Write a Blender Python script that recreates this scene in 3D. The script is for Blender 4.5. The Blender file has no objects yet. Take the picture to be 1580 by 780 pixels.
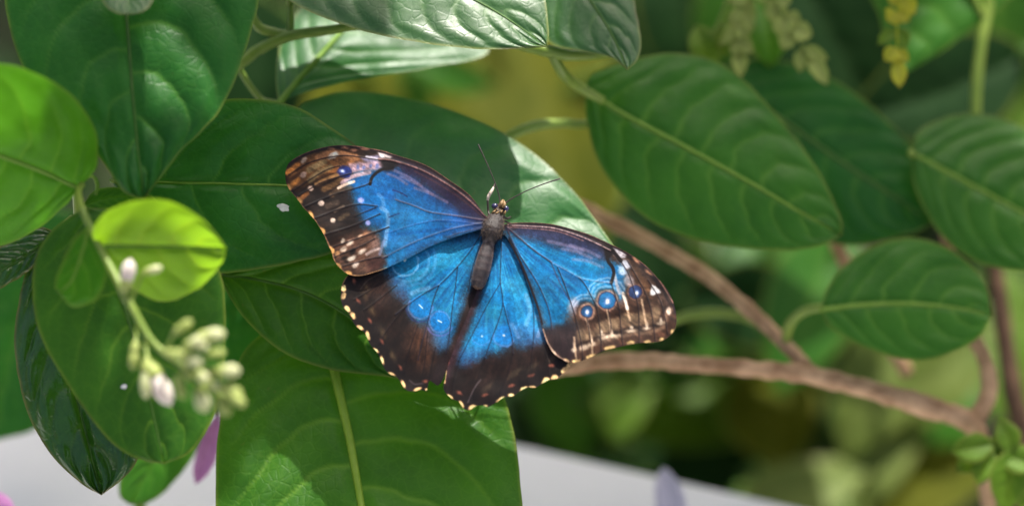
import bpy, math, random
import numpy as np
from mathutils import Vector, Matrix

# ------------------------------------------------------------------ camera, sky, sun, exposure
random.seed(7)
RNG = np.random.default_rng(11)
scene = bpy.context.scene
PITCH = math.radians(32.0)
CAM = np.array([0.0, 0.0, 1.40])
FWD = np.array([0.0, math.cos(PITCH), -math.sin(PITCH)])
UP = np.array([0.0, math.sin(PITCH), math.cos(PITCH)])
RIGHT = np.array([1.0, 0.0, 0.0])
MMPX = 0.19e-3                       # one photo pixel at the butterfly, metres
FPX = 1580 * 100.0 / 36.0
D0 = FPX * MMPX                      # camera to butterfly, metres

cd = bpy.data.cameras.new('camera')
cam = bpy.data.objects.new('camera', cd)
scene.collection.objects.link(cam)
cam.location = CAM
cam.rotation_euler = (math.pi / 2 - PITCH, 0, 0)
cd.lens = 100
cd.sensor_width = 36
cd.clip_start = 0.05
cd.clip_end = 200
cd.dof.use_dof = True
cd.dof.focus_distance = D0 + 0.001
cd.dof.aperture_fstop = 3.2
scene.camera = cam

SUN_EL = math.radians(68)
SUN_AZ = math.radians(25)           # measured from +Y towards +X
SUN = np.array([math.sin(SUN_AZ) * math.cos(SUN_EL), math.cos(SUN_AZ) * math.cos(SUN_EL), math.sin(SUN_EL)])
world = bpy.data.worlds.new('World')
scene.world = world
world.use_nodes = True
wn = world.node_tree.nodes
sky = wn.new('ShaderNodeTexSky')
sky.sky_type = 'NISHITA'
sky.sun_disc = False
sky.sun_elevation = SUN_EL
sky.sun_rotation = SUN_AZ
sky.air_density = 0.8
sky.dust_density = 6.0
sky.ozone_density = 0.4
wn['Background'].inputs['Strength'].default_value = 0.105
world.node_tree.links.new(sky.outputs['Color'], wn['Background'].inputs['Color'])
ld = bpy.data.lights.new('sun', 'SUN')
ld.energy = 4.6
ld.angle = math.radians(0.53)
ld.color = (1.0, 0.95, 0.87)
sun = bpy.data.objects.new('sun', ld)
scene.collection.objects.link(sun)
sun.location = (0, 0, 6)
sun.rotation_euler = Vector(SUN).to_track_quat('Z', 'Y').to_euler()
vs = scene.view_settings
vs.view_transform = 'Standard'
vs.look = 'None'
vs.gamma = 1.0
vs.exposure = 1.02
vs.use_curve_mapping = False
scene.cycles.max_bounces = 10
scene.cycles.transparent_max_bounces = 8
scene.cycles.use_denoising = True

# ------------------------------------------------------------------ helpers
COL = scene.collection


def P(x, y, D=0.0):
    """Photo pixel and depth offset (in photo pixels, + is away) to a world point."""
    x = np.asarray(x, float); y = np.asarray(y, float); D = np.asarray(D, float)
    d = D0 + D * MMPX
    a = (x - 790.0) / FPX * d
    b = (390.0 - y) / FPX * d
    a, b, d = np.broadcast_arrays(a, b, d)
    return CAM + a[..., None] * RIGHT + b[..., None] * UP + d[..., None] * FWD


def srgb(r, g, b):
    c = np.array([r, g, b], float) / 255.0
    return np.where(c <= 0.04045, c / 12.92, ((c + 0.055) / 1.055) ** 2.4)


def hash2(ix, iy, seed):
    h = (ix.astype(np.int64) * 374761393 + iy.astype(np.int64) * 668265263 + seed * 1442695041) & 0x7fffffff
    h = ((h ^ (h >> 13)) * 1274126177) & 0x7fffffff
    return ((h ^ (h >> 16)) & 0xffff) / 65535.0


def noise2(x, y, seed=0):
    x = np.asarray(x, float); y = np.asarray(y, float)
    ix = np.floor(x); iy = np.floor(y)
    fx = x - ix; fy = y - iy
    fx = fx * fx * (3 - 2 * fx); fy = fy * fy * (3 - 2 * fy)
    a = hash2(ix, iy, seed); b = hash2(ix + 1, iy, seed)
    c = hash2(ix, iy + 1, seed); d = hash2(ix + 1, iy + 1, seed)
    return (a * (1 - fx) + b * fx) * (1 - fy) + (c * (1 - fx) + d * fx) * fy


def fbm(x, y, seed=0, n=3):
    s = 0; a = 0.5
    for i in range(n):
        s = s + a * noise2(x * 2 ** i, y * 2 ** i, seed + i * 17); a *= 0.5
    return s / (1 - 0.5 ** n)


def sstep(a, b, x):
    t = np.clip((x - a) / (b - a + 1e-9), 0, 1)
    return t * t * (3 - 2 * t)


def catmull(pts, n=14):
    p = np.asarray(pts, float)
    if len(p) < 3:
        t = np.linspace(0, 1, n + 1)[:, None]
        return p[0] * (1 - t) + p[-1] * t
    q = np.vstack([2 * p[0] - p[1], p, 2 * p[-1] - p[-2]])
    out = []
    for i in range(1, len(q) - 2):
        t = np.linspace(0, 1, n, endpoint=False)[:, None]
        a, b, c, d = q[i - 1], q[i], q[i + 1], q[i + 2]
        out.append(0.5 * ((2 * b) + (-a + c) * t + (2 * a - 5 * b + 4 * c - d) * t ** 2 + (-a + 3 * b - 3 * c + d) * t ** 3))
    out.append(p[-1:])
    return np.vstack(out)


def resample(pts, n, u=None):
    p = np.asarray(pts, float)
    seg = np.linalg.norm(np.diff(p, axis=0), axis=1)
    s = np.concatenate([[0], np.cumsum(seg)]); s /= s[-1]
    if u is None:
        u = np.linspace(0, 1, n)
    return np.stack([np.interp(u, s, p[:, k]) for k in range(p.shape[1])], 1)


def empty(name, loc, label=None, cat=None, group=None):
    o = bpy.data.objects.new(name, None)
    o.empty_display_size = 0.02
    o.location = loc
    COL.objects.link(o)
    if label: o['label'] = label
    if cat: o['category'] = cat
    if group: o['group'] = group
    return o


def world_loc(o):
    v = np.array(o.location)
    while o.parent is not None:
        o = o.parent
        v = v + np.array(o.location)
    return v


def build(name, verts, faces, mat, parent=None, attrs=None, color=None, smooth=True, label=None):
    """One mesh object; verts are world points, the origin is put at their centre."""
    v = np.asarray(verts, float)
    c = (v.min(0) + v.max(0)) / 2
    me = bpy.data.meshes.new(name)
    if isinstance(faces, np.ndarray):
        nf, k = faces.shape
        me.vertices.add(len(v))
        me.vertices.foreach_set('co', (v - c).ravel())
        me.loops.add(nf * k)
        me.loops.foreach_set('vertex_index', faces.astype(np.int32).ravel())
        me.polygons.add(nf)
        me.polygons.foreach_set('loop_start', np.arange(0, nf * k, k, dtype=np.int32))
        me.polygons.foreach_set('loop_total', np.full(nf, k, dtype=np.int32))
        me.update(calc_edges=True)
    else:
        me.from_pydata([tuple(p) for p in (v - c)], [], faces)
    if smooth:
        me.polygons.foreach_set('use_smooth', np.ones(len(me.polygons), dtype=bool))
    for k, a in (attrs or {}).items():
        at = me.attributes.new(k, 'FLOAT', 'POINT')
        at.data.foreach_set('value', np.asarray(a, dtype=np.float32).ravel())
    if color is not None:
        at = me.attributes.new('pattern', 'FLOAT_COLOR', 'POINT')
        at.data.foreach_set('color', np.hstack([color, np.ones((len(v), 1))]).astype(np.float32).ravel())
    me.materials.append(mat)
    me.validate()
    o = bpy.data.objects.new(name, me)
    COL.objects.link(o)
    if parent is not None:
        o.parent = parent
        o.location = c - world_loc(parent)
    else:
        o.location = c
    if label: o['label'] = label
    return o


def grid_faces(nr, nc, wrap=False):
    r = np.arange(nr - 1)[:, None]
    c = np.arange(nc if wrap else nc - 1)[None, :]
    c2 = (c + 1) % nc
    return np.stack([r * nc + c, r * nc + c2, (r + 1) * nc + c2, (r + 1) * nc + c], -1).reshape(-1, 4)


def tube_geo(path, radii, seg=10):
    p = np.asarray(path, float); n = len(p)
    r = np.broadcast_to(np.asarray(radii, float), (n,)) if np.ndim(radii) == 0 else np.interp(np.linspace(0, 1, n), np.linspace(0, 1, len(radii)), radii)
    t = np.gradient(p, axis=0)
    t /= np.linalg.norm(t, axis=1)[:, None] + 1e-12
    ref = np.array([0.3, 0.9, 0.2])
    a = np.cross(t, ref); a /= np.linalg.norm(a, axis=1)[:, None] + 1e-12
    b = np.cross(t, a)
    th = np.linspace(0, 2 * math.pi, seg, endpoint=False)
    ring = a[:, None] * np.cos(th)[None, :, None] + b[:, None] * np.sin(th)[None, :, None]
    v = (p[:, None] + ring * r[:, None, None]).reshape(-1, 3)
    f = grid_faces(n, seg, True)
    # rounded-off caps
    v = np.vstack([v, p[0] - t[0] * r[0] * 0.6, p[-1] + t[-1] * r[-1] * 0.6])
    i0, i1 = len(v) - 2, len(v) - 1
    k = np.arange(seg); k2 = (k + 1) % seg
    c0 = np.stack([np.full(seg, i0), k2, k, k], 1)
    c1 = np.stack([np.full(seg, i1), (n - 1) * seg + k, (n - 1) * seg + k2, (n - 1) * seg + k2], 1)
    return v, [tuple(q) for q in f] + [tuple(q[:3]) for q in c0] + [tuple(q[:3]) for q in c1]


def stem(name, pts, radii, mat, parent=None, seg=10, n=10, knots=0.0, seed=0, label=None):
    """Tube through photo points (x, y, D) with radii in photo pixels."""
    c = catmull(pts, n)
    m = len(c)
    r = np.interp(np.linspace(0, 1, m), np.linspace(0, 1, len(radii)), radii)
    if knots:
        r = r * (1 + knots * (noise2(np.arange(m) * 0.45, np.full(m, 3.3), seed) - 0.4))
        c = c + knots * 6 * np.stack([noise2(np.arange(m) * 0.3, np.full(m, k * 9.1), seed + k) - 0.5 for k in range(3)], 1)
    v, f = tube_geo(P(c[:, 0], c[:, 1], c[:, 2]), r * MMPX, seg)
    return build(name, v, f, mat, parent, label=label)


# ------------------------------------------------------------------ materials
def new_mat(name):
    m = bpy.data.materials.new(name)
    m.use_nodes = True
    nt = m.node_tree
    return m, nt, nt.nodes, nt.links, nt.nodes['Principled BSDF'], nt.nodes['Material Output']


def rgb4(c):
    return (float(c[0]), float(c[1]), float(c[2]), 1.0)


def mixc(nt, fac, a, b):
    n = nt.nodes.new('ShaderNodeMix'); n.data_type = 'RGBA'
    for sock, val in ((n.inputs[0], fac), (n.inputs[6], a), (n.inputs[7], b)):
        if hasattr(val, 'is_output'):
            nt.links.new(val, sock)
        elif isinstance(val, (int, float)):
            sock.default_value = val
        else:
            sock.default_value = rgb4(val)
    return n.outputs[2]


def mathn(nt, op, a, b=None):
    n = nt.nodes.new('ShaderNodeMath'); n.operation = op
    for sock, val in ((n.inputs[0], a), (n.inputs[1], b)):
        if val is None: continue
        if hasattr(val, 'is_output'): nt.links.new(val, sock)
        else: sock.default_value = val
    return n.outputs[0]


def noise_node(nt, scale, detail=3, rough=0.55):
    tc = nt.nodes.new('ShaderNodeTexCoord')
    n = nt.nodes.new('ShaderNodeTexNoise')
    n.inputs['Scale'].default_value = scale
    n.inputs['Detail'].default_value = detail
    n.inputs['Roughness'].default_value = rough
    nt.links.new(tc.outputs['Object'], n.inputs['Vector'])
    return n.outputs['Fac']


def ramp(nt, fac, lo, hi):
    n = nt.nodes.new('ShaderNodeMapRange')
    n.inputs['From Min'].default_value = lo
    n.inputs['From Max'].default_value = hi
    nt.links.new(fac, n.inputs['Value'])
    return n.outputs['Result']


def leaf_mat(name, c1, c2, vein, trans, tfac=0.38, rough=0.36, spec=0.5, rim=(0.22, 0.25, 0.04), vstr=0.72, bump=0.25):
    m, nt, N, L, bs, out = new_mat(name)
    av = N.new('ShaderNodeAttribute'); av.attribute_name = 'vein'
    ar = N.new('ShaderNodeAttribute'); ar.attribute_name = 'rim'
    low = ramp(nt, noise_node(nt, 45, 3), 0.35, 0.68)
    fine = noise_node(nt, 900, 3)
    base = mixc(nt, low, c1, c2)
    base = mixc(nt, mathn(nt, 'MULTIPLY', ramp(nt, fine, 0.45, 0.75), 0.22), base, np.array(c2) * 1.5)
    tcv = N.new('ShaderNodeTexCoord')
    wob = N.new('ShaderNodeTexNoise'); wob.inputs['Scale'].default_value = 120
    L.new(tcv.outputs['Object'], wob.inputs['Vector'])
    vm = N.new('ShaderNodeVectorMath'); vm.operation = 'MULTIPLY_ADD'
    vm.inputs[1].default_value = (0.006, 0.006, 0.006)
    L.new(wob.outputs['Color'], vm.inputs[0]); L.new(tcv.outputs['Object'], vm.inputs[2])
    net = N.new('ShaderNodeTexVoronoi'); net.feature = 'DISTANCE_TO_EDGE'; net.inputs['Scale'].default_value = 270
    L.new(vm.outputs[0], net.inputs['Vector'])
    netf = mathn(nt, 'SUBTRACT', 1.0, ramp(nt, net.outputs['Distance'], 0.0, 0.09))
    netf.node.use_clamp = True
    base = mixc(nt, mathn(nt, 'MULTIPLY', netf, 0.13), base, vein)
    patch = ramp(nt, noise_node(nt, 75, 5, 0.7), 0.62, 0.78)
    base = mixc(nt, mathn(nt, 'MULTIPLY', patch, 0.30), base, (c2[0] * 2.2, c2[1] * 1.35, c2[2]))
    spots = ramp(nt, noise_node(nt, 330, 2, 0.5), 0.735, 0.775)
    base = mixc(nt, mathn(nt, 'MULTIPLY', spots, 0.6), base, (0.10, 0.085, 0.025))
    base = mixc(nt, mathn(nt, 'MULTIPLY', av.outputs['Fac'], vstr), base, vein)
    rimc = mixc(nt, ramp(nt, noise_node(nt, 70, 3), 0.52, 0.66), rim, (0.13, 0.075, 0.03))
    base = mixc(nt, mathn(nt, 'MULTIPLY', ar.outputs['Fac'], 0.75), base, rimc)
    L.new(base, bs.inputs['Base Color'])
    bs.inputs['Roughness'].default_value = rough
    L.new(ramp(nt, noise_node(nt, 160, 3), 0.2, 0.8), (rr := N.new('ShaderNodeMapRange')).inputs['Value'])
    rr.inputs['To Min'].default_value = rough - 0.07
    rr.inputs['To Max'].default_value = rough + 0.10
    L.new(rr.outputs['Result'], bs.inputs['Roughness'])
    bs.inputs['Specular IOR Level'].default_value = spec
    tr = N.new('ShaderNodeBsdfTranslucent')
    tcol = mixc(nt, low, np.array(trans) * 0.85, np.array(trans) * 1.15)
    tcol = mixc(nt, mathn(nt, 'MULTIPLY', av.outputs['Fac'], 0.45), tcol, (trans[0] * 1.5 + 0.03, trans[1] * 1.25, trans[2]))
    L.new(tcol, tr.inputs['Color'])
    # fine net of small veins as relief
    tc = N.new('ShaderNodeTexCoord')
    vo = N.new('ShaderNodeTexVoronoi'); vo.feature = 'DISTANCE_TO_EDGE'
    vo.inputs['Scale'].default_value = 300
    L.new(tc.outputs['Object'], vo.inputs['Vector'])
    h = mathn(nt, 'ADD', ramp(nt, vo.outputs['Distance'], 0.0, 0.12), mathn(nt, 'MULTIPLY', fine, 0.8))
    bp = N.new('ShaderNodeBump')
    bp.inputs['Strength'].default_value = bump
    bp.inputs['Distance'].default_value = 0.00025
    L.new(h, bp.inputs['Height'])
    L.new(bp.outputs['Normal'], bs.inputs['Normal'])
    mx = N.new('ShaderNodeMixShader')
    mx.inputs[0].default_value = tfac
    L.new(bs.outputs[0], mx.inputs[1]); L.new(tr.outputs[0], mx.inputs[2])
    L.new(mx.outputs[0], out.inputs['Surface'])
    return m


def plain_mat(name, c1, c2, rough=0.6, scale=200, spec=0.4, bump=0.0, bscale=800, trans=None, tfac=0.25, stretch=None):
    m, nt, N, L, bs, out = new_mat(name)
    f = ramp(nt, noise_node(nt, scale, 4), 0.35, 0.65)
    L.new(mixc(nt, f, c1, c2), bs.inputs['Base Color'])
    bs.inputs['Roughness'].default_value = rough
    bs.inputs['Specular IOR Level'].default_value = spec
    if bump:
        bp = N.new('ShaderNodeBump')
        bp.inputs['Strength'].default_value = bump
        bp.inputs['Distance'].default_value = 0.0006
        L.new(noise_node(nt, bscale, 4), bp.inputs['Height'])
        L.new(bp.outputs['Normal'], bs.inputs['Normal'])
    if trans is not None:
        tr = N.new('ShaderNodeBsdfTranslucent')
        tr.inputs['Color'].default_value = rgb4(trans)
        mx = N.new('ShaderNodeMixShader'); mx.inputs[0].default_value = tfac
        L.new(bs.outputs[0], mx.inputs[1]); L.new(tr.outputs[0], mx.inputs[2])
        L.new(mx.outputs[0], out.inputs['Surface'])
    return m


YG = (0.17, 0.34, 0.012)
M = {
    'deep': leaf_mat('leaf_deep_green', (0.012, 0.086, 0.012), (0.022, 0.126, 0.018), (0.09, 0.23, 0.035), (0.045, 0.22, 0.008), 0.34, 0.38, 0.28),
    'mid': leaf_mat('leaf_mid_green', (0.026, 0.122, 0.011), (0.044, 0.165, 0.015), (0.12, 0.28, 0.035), (0.085, 0.30, 0.007), 0.38, 0.38, 0.29),
    'warm': leaf_mat('leaf_warm_green', (0.020, 0.084, 0.008), (0.036, 0.124, 0.011), (0.15, 0.29, 0.03), (0.085, 0.27, 0.006), 0.36, 0.40, 0.24),
    'vivid': leaf_mat('leaf_vivid_green', (0.030, 0.145, 0.006), (0.046, 0.185, 0.009), (0.14, 0.30, 0.03), (0.115, 0.38, 0.004), 0.44, 0.40, 0.22),
    'fresh': leaf_mat('leaf_fresh_green', (0.036, 0.165, 0.010), (0.056, 0.205, 0.014), (0.13, 0.29, 0.03), (0.14, 0.37, 0.006), 0.46, 0.40, 0.26),
    'young': leaf_mat('leaf_young_yellow_green', (0.11, 0.25, 0.012), (0.14, 0.30, 0.016), (0.07, 0.15, 0.02), (0.36, 0.66, 0.010), 0.58, 0.42, 0.35, vstr=0.5),
    'gloss': leaf_mat('leaf_glossy_green', (0.022, 0.085, 0.020), (0.036, 0.120, 0.028), (0.10, 0.22, 0.05), (0.08, 0.22, 0.02), 0.30, 0.40, spec=0.6, bump=0.16),
    'sheen': leaf_mat('leaf_satin_green', (0.013, 0.094, 0.016), (0.024, 0.134, 0.024), (0.09, 0.22, 0.045), (0.045, 0.22, 0.010), 0.32, 0.46, spec=0.62, bump=0.16),
    'wet': leaf_mat('leaf_glossy_dark', (0.012, 0.055, 0.008), (0.020, 0.08, 0.011), (0.06, 0.14, 0.02), (0.05, 0.17, 0.006), 0.25, 0.22, spec=0.6, rim=(0.22, 0.16, 0.04)),
    'olive': leaf_mat('leaf_olive', (0.056, 0.072, 0.003), (0.088, 0.096, 0.004), (0.13, 0.14, 0.015), (0.18, 0.20, 0.005), 0.4, 0.6, 0.06),
    'lime': leaf_mat('leaf_lime', (0.070, 0.155, 0.008), (0.100, 0.20, 0.012), (0.15, 0.25, 0.03), (0.18, 0.33, 0.008), 0.4, 0.5, 0.25),
    'pale': leaf_mat('leaf_pale_green', (0.105, 0.155, 0.022), (0.14, 0.19, 0.032), (0.18, 0.23, 0.06), (0.17, 0.24, 0.03), 0.35, 0.55, 0.25),
    'yellow': leaf_mat('leaf_yellow', (0.36, 0.48, 0.02), (0.55, 0.55, 0.03), (0.35, 0.35, 0.06), (0.55, 0.50, 0.015), 0.45, 0.5, 0.3, rim=(0.55, 0.42, 0.03)),
    'shade': leaf_mat('leaf_shaded_green', (0.007, 0.028, 0.006), (0.012, 0.045, 0.009), (0.03, 0.07, 0.02), (0.02, 0.07, 0.006), 0.25, 0.6, 0.12),  # background shade put into the leaf colour
    'khaki': leaf_mat('leaf_khaki', (0.27, 0.38, 0.07), (0.36, 0.46, 0.10), (0.30, 0.33, 0.11), (0.25, 0.30, 0.04), 0.4, 0.55, 0.3),
}
VEIN_PALE = plain_mat('midrib_pale_green', (0.18, 0.34, 0.03), (0.24, 0.40, 0.05), 0.5, 300, trans=(0.2, 0.36, 0.02), tfac=0.3)
VEIN_BRIGHT = plain_mat('midrib_yellow_green', (0.30, 0.48, 0.04), (0.38, 0.55, 0.06), 0.45, 300, trans=(0.4, 0.6, 0.03), tfac=0.35)
VEIN_DARK = plain_mat('midrib_green', (0.07, 0.17, 0.025), (0.10, 0.21, 0.035), 0.5, 300, trans=(0.1, 0.26, 0.02), tfac=0.3)
STEM_GREEN = plain_mat('stem_yellow_green', (0.19, 0.29, 0.04), (0.27, 0.37, 0.06), 0.4, 150, spec=0.5, bump=0.2, trans=(0.25, 0.36, 0.03), tfac=0.25)
BARK = plain_mat('bark_tan', (0.27, 0.150, 0.075), (0.55, 0.35, 0.20), 0.75, 130, spec=0.25, bump=0.7, bscale=350)
BARK_DARK = plain_mat('bark_dark_brown', (0.07, 0.04, 0.025), (0.13, 0.075, 0.045), 0.8, 130, spec=0.2, bump=0.7, bscale=300)


# ------------------------------------------------------------------ leaf builder
def leaf(name, parent, mat, mid, left, right, D, gx=0.0, gy=0.0, fold=0.0, arch=0.0, q=2.0, wav=4.0, nveins=8, bend=0.34, pw=1.7,
         nu=90, nv=26, wm=3.0, wl=1.5, midrib=None, mr=(3.0, 1.0), seed=0, label=None, edge_wave=0.0, midgroove=2.0, rimw=3.0):
    """A leaf blade outlined in photo pixels (base to tip), laid on a tilted, folded and arched surface at depth D.
    gx, gy tilt it; fold raises (-) or drops (+) both sides; arch bends it along its length; q quilts it between the veins."""
    u = np.linspace(0, 1, nu + 1)
    mid_c = catmull(mid, 16); base, tip = mid[0], mid[-1]
    md = resample(mid_c, 0, u)
    le = resample(catmull([base] + list(left) + [tip], 16), 0, u)
    re = resample(catmull([base] + list(right) + [tip], 16), 0, u)
    v = np.linspace(-1, 1, 2 * nv + 1)
    U, V = np.meshgrid(u, v, indexing='ij')
    av = np.abs(V)
    E = np.where((V < 0)[..., None], le[:, None, :], re[:, None, :])
    XY = md[:, None, :] * (1 - av[..., None]) + E * av[..., None]
    X, Y = XY[..., 0], XY[..., 1]
    halfw = np.where(V < 0, np.linalg.norm(le - md, axis=1)[:, None], np.linalg.norm(re - md, axis=1)[:, None])
    length = np.linalg.norm(np.diff(mid_c, axis=0), axis=1).sum()
    # lateral veins
    Uw = U + 0.10 * (fbm(U * 3.3 + seed, V * 1.8, seed) - 0.5) + 0.02 * (fbm(U * 11 + seed, V * 7, seed + 1) - 0.5)
    ph = (Uw - bend * av ** pw * (1 - 0.25 * U)) * nveins + np.where(V < 0, 0.0, 0.45) + seed * 0.37
    fr = ph - np.floor(ph)
    dist = np.minimum(fr, 1 - fr) * length / nveins
    lat = np.exp(-(dist / (wl * (1.5 - 0.6 * av))) ** 2) * sstep(1.0, 0.7, av) * sstep(0.0, 0.05, U)
    dm = av * halfw
    mr_w = wm * (1.15 - 0.85 * U)
    mrib = np.exp(-(dm / mr_w) ** 2)
    vein = np.clip(np.maximum(mrib, 0.85 * lat * (1.15 - 0.5 * av)), 0, 1)
    rim = np.exp(-((1 - av) * halfw / rimw) ** 2) * sstep(0, 0.03, U)
    cx, cy = X.mean(), Y.mean()
    Dd = D + gx * (X - cx) + gy * (Y - cy) + fold * dm + arch * ((U - 0.5) ** 2 * 4 - 0.33)
    quilt = np.sin(math.pi * fr) ** 0.8 * sstep(1.0, 0.75, av) * sstep(0.0, 0.12, av) * (0.35 + 1.1 * fbm(U * 4 + seed * 2.1, V * 2.5, seed + 8, 2))
    Dd = Dd - q * quilt + midgroove * np.exp(-(dm / (3.2 * wm)) ** 2)
    Dd = Dd + wav * 2 * (fbm(X / 70 + seed, Y / 70, seed + 3, 2) - 0.5)
    if edge_wave:
        Dd = Dd + edge_wave * np.sin(U * 17 + V * 1.5 + seed) * av ** 3 * sstep(0, 0.15, U) * sstep(1, 0.85, U)
    # little irregularities of the outline
    jit = (noise2(U * 26 + seed * 3, np.sign(V) * 7.3, seed) - 0.5) * av ** 4 * 2.2
    X = X + jit; Y = Y + jit * 0.6
    o = build(name, P(X.ravel(), Y.ravel(), Dd.ravel()), grid_faces(nu + 1, 2 * nv + 1), mat, parent,
              {'vein': vein, 'rim': rim}, label=label)
    if midrib is not None:
        k = slice(0, int(nu * 0.97))
        r = np.linspace(mr[0], mr[1], nu + 1)[k]
        vv, ff = tube_geo(P(X[k, nv], Y[k, nv], Dd[k, nv] - r * 0.25), r * MMPX, 8)
        build('midrib', vv, ff, midrib, o)
    return o


def oval(cx, cy, length, width, ang, tipsharp=1.0, bow=0.0):
    """Outline points of a pointed oval leaf: base, edges and tip in photo pixels; ang is the direction of the tip (degrees, screen, y down)."""
    t = np.array([0.0, 0.12, 0.3, 0.5, 0.7, 0.87, 1.0])
    w = np.array([0.0, 0.55, 0.93, 1.0, 0.80, 0.42 / tipsharp, 0.0]) * width / 2
    a = math.radians(ang)
    dx, dy = math.cos(a), math.sin(a)
    px, py = -dy, dx
    b = bow * np.sin(t * math.pi)
    cxs = cx + dx * (t - 0.5) * length + px * b
    cys = cy + dy * (t - 0.5) * length + py * b
    mid = list(zip(cxs, cys))
    left = [(cxs[i] + px * w[i], cys[i] + py * w[i]) for i in range(1, 6)]
    right = [(cxs[i] - px * w[i], cys[i] - py * w[i]) for i in range(1, 6)]
    return mid, left, right


def blur_leaf(parent, mat, cx, cy, D, length, width, ang, gx=0.0, gy=-0.4, fold=-0.15, arch=20, seed=0, label=None, name='leaf', nu=28, nv=9, **kw):
    mid, l, r = oval(cx, cy, length, width, ang, bow=random.uniform(-0.06, 0.06) * length)
    return leaf(name, parent, mat, mid, l, r, D, gx, gy, fold, arch, q=kw.pop('q', 3), nveins=7, nu=nu, nv=nv, seed=seed, label=label,
                wm=max(3, width * 0.022), wl=max(1.5, width * 0.012), **kw)


# ------------------------------------------------------------------ ground and table
def ground():
    n = 90
    gx_, gy_ = np.meshgrid(np.linspace(-1, 1, n), np.linspace(-1, 1, n), indexing='ij')
    X = np.sign(gx_) * np.abs(gx_) ** 2.2 * 60; Y = np.sign(gy_) * np.abs(gy_) ** 2.2 * 60 + 2.0
    Z = 0.06 * (fbm(X * 3, Y * 3, 5) - 0.5) - 0.03
    m, nt, N, L, bs, out = new_mat('soil')
    f = ramp(nt, noise_node(nt, 14, 6, 0.65), 0.35, 0.65)
    L.new(mixc(nt, f, (0.030, 0.021, 0.013), (0.075, 0.055, 0.032)), bs.inputs['Base Color'])
    bs.inputs['Roughness'].default_value = 0.9
    bp = N.new('ShaderNodeBump'); bp.inputs['Distance'].default_value = 0.02
    L.new(noise_node(nt, 40, 6, 0.7), bp.inputs['Height']); L.new(bp.outputs['Normal'], bs.inputs['Normal'])
    o = build('ground', np.stack([X, Y, Z], -1).reshape(-1, 3), grid_faces(n, n), m)
    o['kind'] = 'structure'


ground()


def box_geo(c, ax, ay, az):
    s = []
    for k in (-1, 1):
        for j in (-1, 1):
            for i in (-1, 1):
                s.append(c + i * ax + j * ay + k * az)
    return np.array(s), [(0, 2, 3, 1), (4, 5, 7, 6), (0, 1, 5, 4), (2, 6, 7, 3), (0, 4, 6, 2), (1, 3, 7, 5)]


def bevel(o, w, seg=2):
    b = o.modifiers.new('bevel', 'BEVEL'); b.width = w; b.segments = seg; b.limit_method = 'ANGLE'


def on_plane(x, y, z):
    p = P(x, y, 0)
    d = p - CAM
    return CAM + d * ((z - CAM[2]) / d[2])


def table():
    zt = CAM[2] - (D0 + 0.16) * (math.sin(PITCH) + math.cos(PITCH) * 290 / FPX)
    a, b = on_plane(800, 680, zt), on_plane(1250, 780, zt)
    e = (b - a) / np.linalg.norm(b - a)
    w = np.array([e[1], -e[0], 0.0])
    if w[1] > 0: w = -w
    mid = (a + b) / 2 - e * 0.12
    L2, W2, T = 0.48, 0.24, 0.014
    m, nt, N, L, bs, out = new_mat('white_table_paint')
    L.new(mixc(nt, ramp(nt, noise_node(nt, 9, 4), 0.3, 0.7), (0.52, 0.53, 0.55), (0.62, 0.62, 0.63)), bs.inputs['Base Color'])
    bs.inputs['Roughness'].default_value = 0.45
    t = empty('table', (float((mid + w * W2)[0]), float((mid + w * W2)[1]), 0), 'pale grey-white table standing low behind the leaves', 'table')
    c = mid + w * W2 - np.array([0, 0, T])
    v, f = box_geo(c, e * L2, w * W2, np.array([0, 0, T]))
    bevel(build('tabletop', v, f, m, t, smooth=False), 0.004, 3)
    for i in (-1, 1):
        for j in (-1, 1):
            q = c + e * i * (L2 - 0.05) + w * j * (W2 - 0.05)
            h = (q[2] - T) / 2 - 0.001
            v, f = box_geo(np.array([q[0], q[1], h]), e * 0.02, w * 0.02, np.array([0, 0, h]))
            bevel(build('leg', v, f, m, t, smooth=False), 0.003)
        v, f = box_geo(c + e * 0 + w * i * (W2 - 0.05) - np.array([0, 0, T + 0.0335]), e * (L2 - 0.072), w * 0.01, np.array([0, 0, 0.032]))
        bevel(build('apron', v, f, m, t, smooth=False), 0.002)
    return zt, e, w


ZT, TE, TW = table()

# ------------------------------------------------------------------ butterfly's perch: the shrub in the middle
base = P(450, 560, 300)
perch = empty('leafy_shrub', (float(base[0]), float(base[1]), 0), 'broad-leaved green shrub in the middle carrying the blue butterfly', 'shrub')
# leaf under the right half of the butterfly
leaf('leaf', perch, M['sheen'], [(505, 355), (600, 350), (720, 362), (850, 382), (960, 400)],
     [(480, 270), (458, 175), (500, 148), (560, 141), (660, 158), (760, 196), (830, 241), (890, 300), (935, 362)],
     [(530, 410), (620, 450), (720, 465), (830, 450), (915, 428)],
     96, gx=0.03, gy=-0.42, fold=0.06, arch=10, q=7, nveins=7, bend=0.30, nu=150, nv=44, midrib=VEIN_PALE, seed=2, wl=2.1, wav=7,
     label='big green leaf under the butterfly with its right side sunlit')
leaf('leaf', perch, M['deep'], [(170, 278), (240, 281), (340, 283), (440, 286), (540, 292), (625, 305)],
     [(215, 225), (275, 178), (335, 156), (400, 153), (460, 166), (510, 196), (548, 223), (590, 262)],
     [(200, 330), (250, 385), (320, 419), (390, 416), (450, 406), (510, 390), (570, 356)],
     42, gx=-0.02, gy=-0.10, fold=0.05, arch=8, q=5.5, nveins=6, bend=0.34, nu=140, nv=40, midrib=VEIN_PALE, mr=(2.2, 1.0), seed=5, wl=1.3,
     label='dark green leaf with pale rim under the left wing tip')
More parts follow.
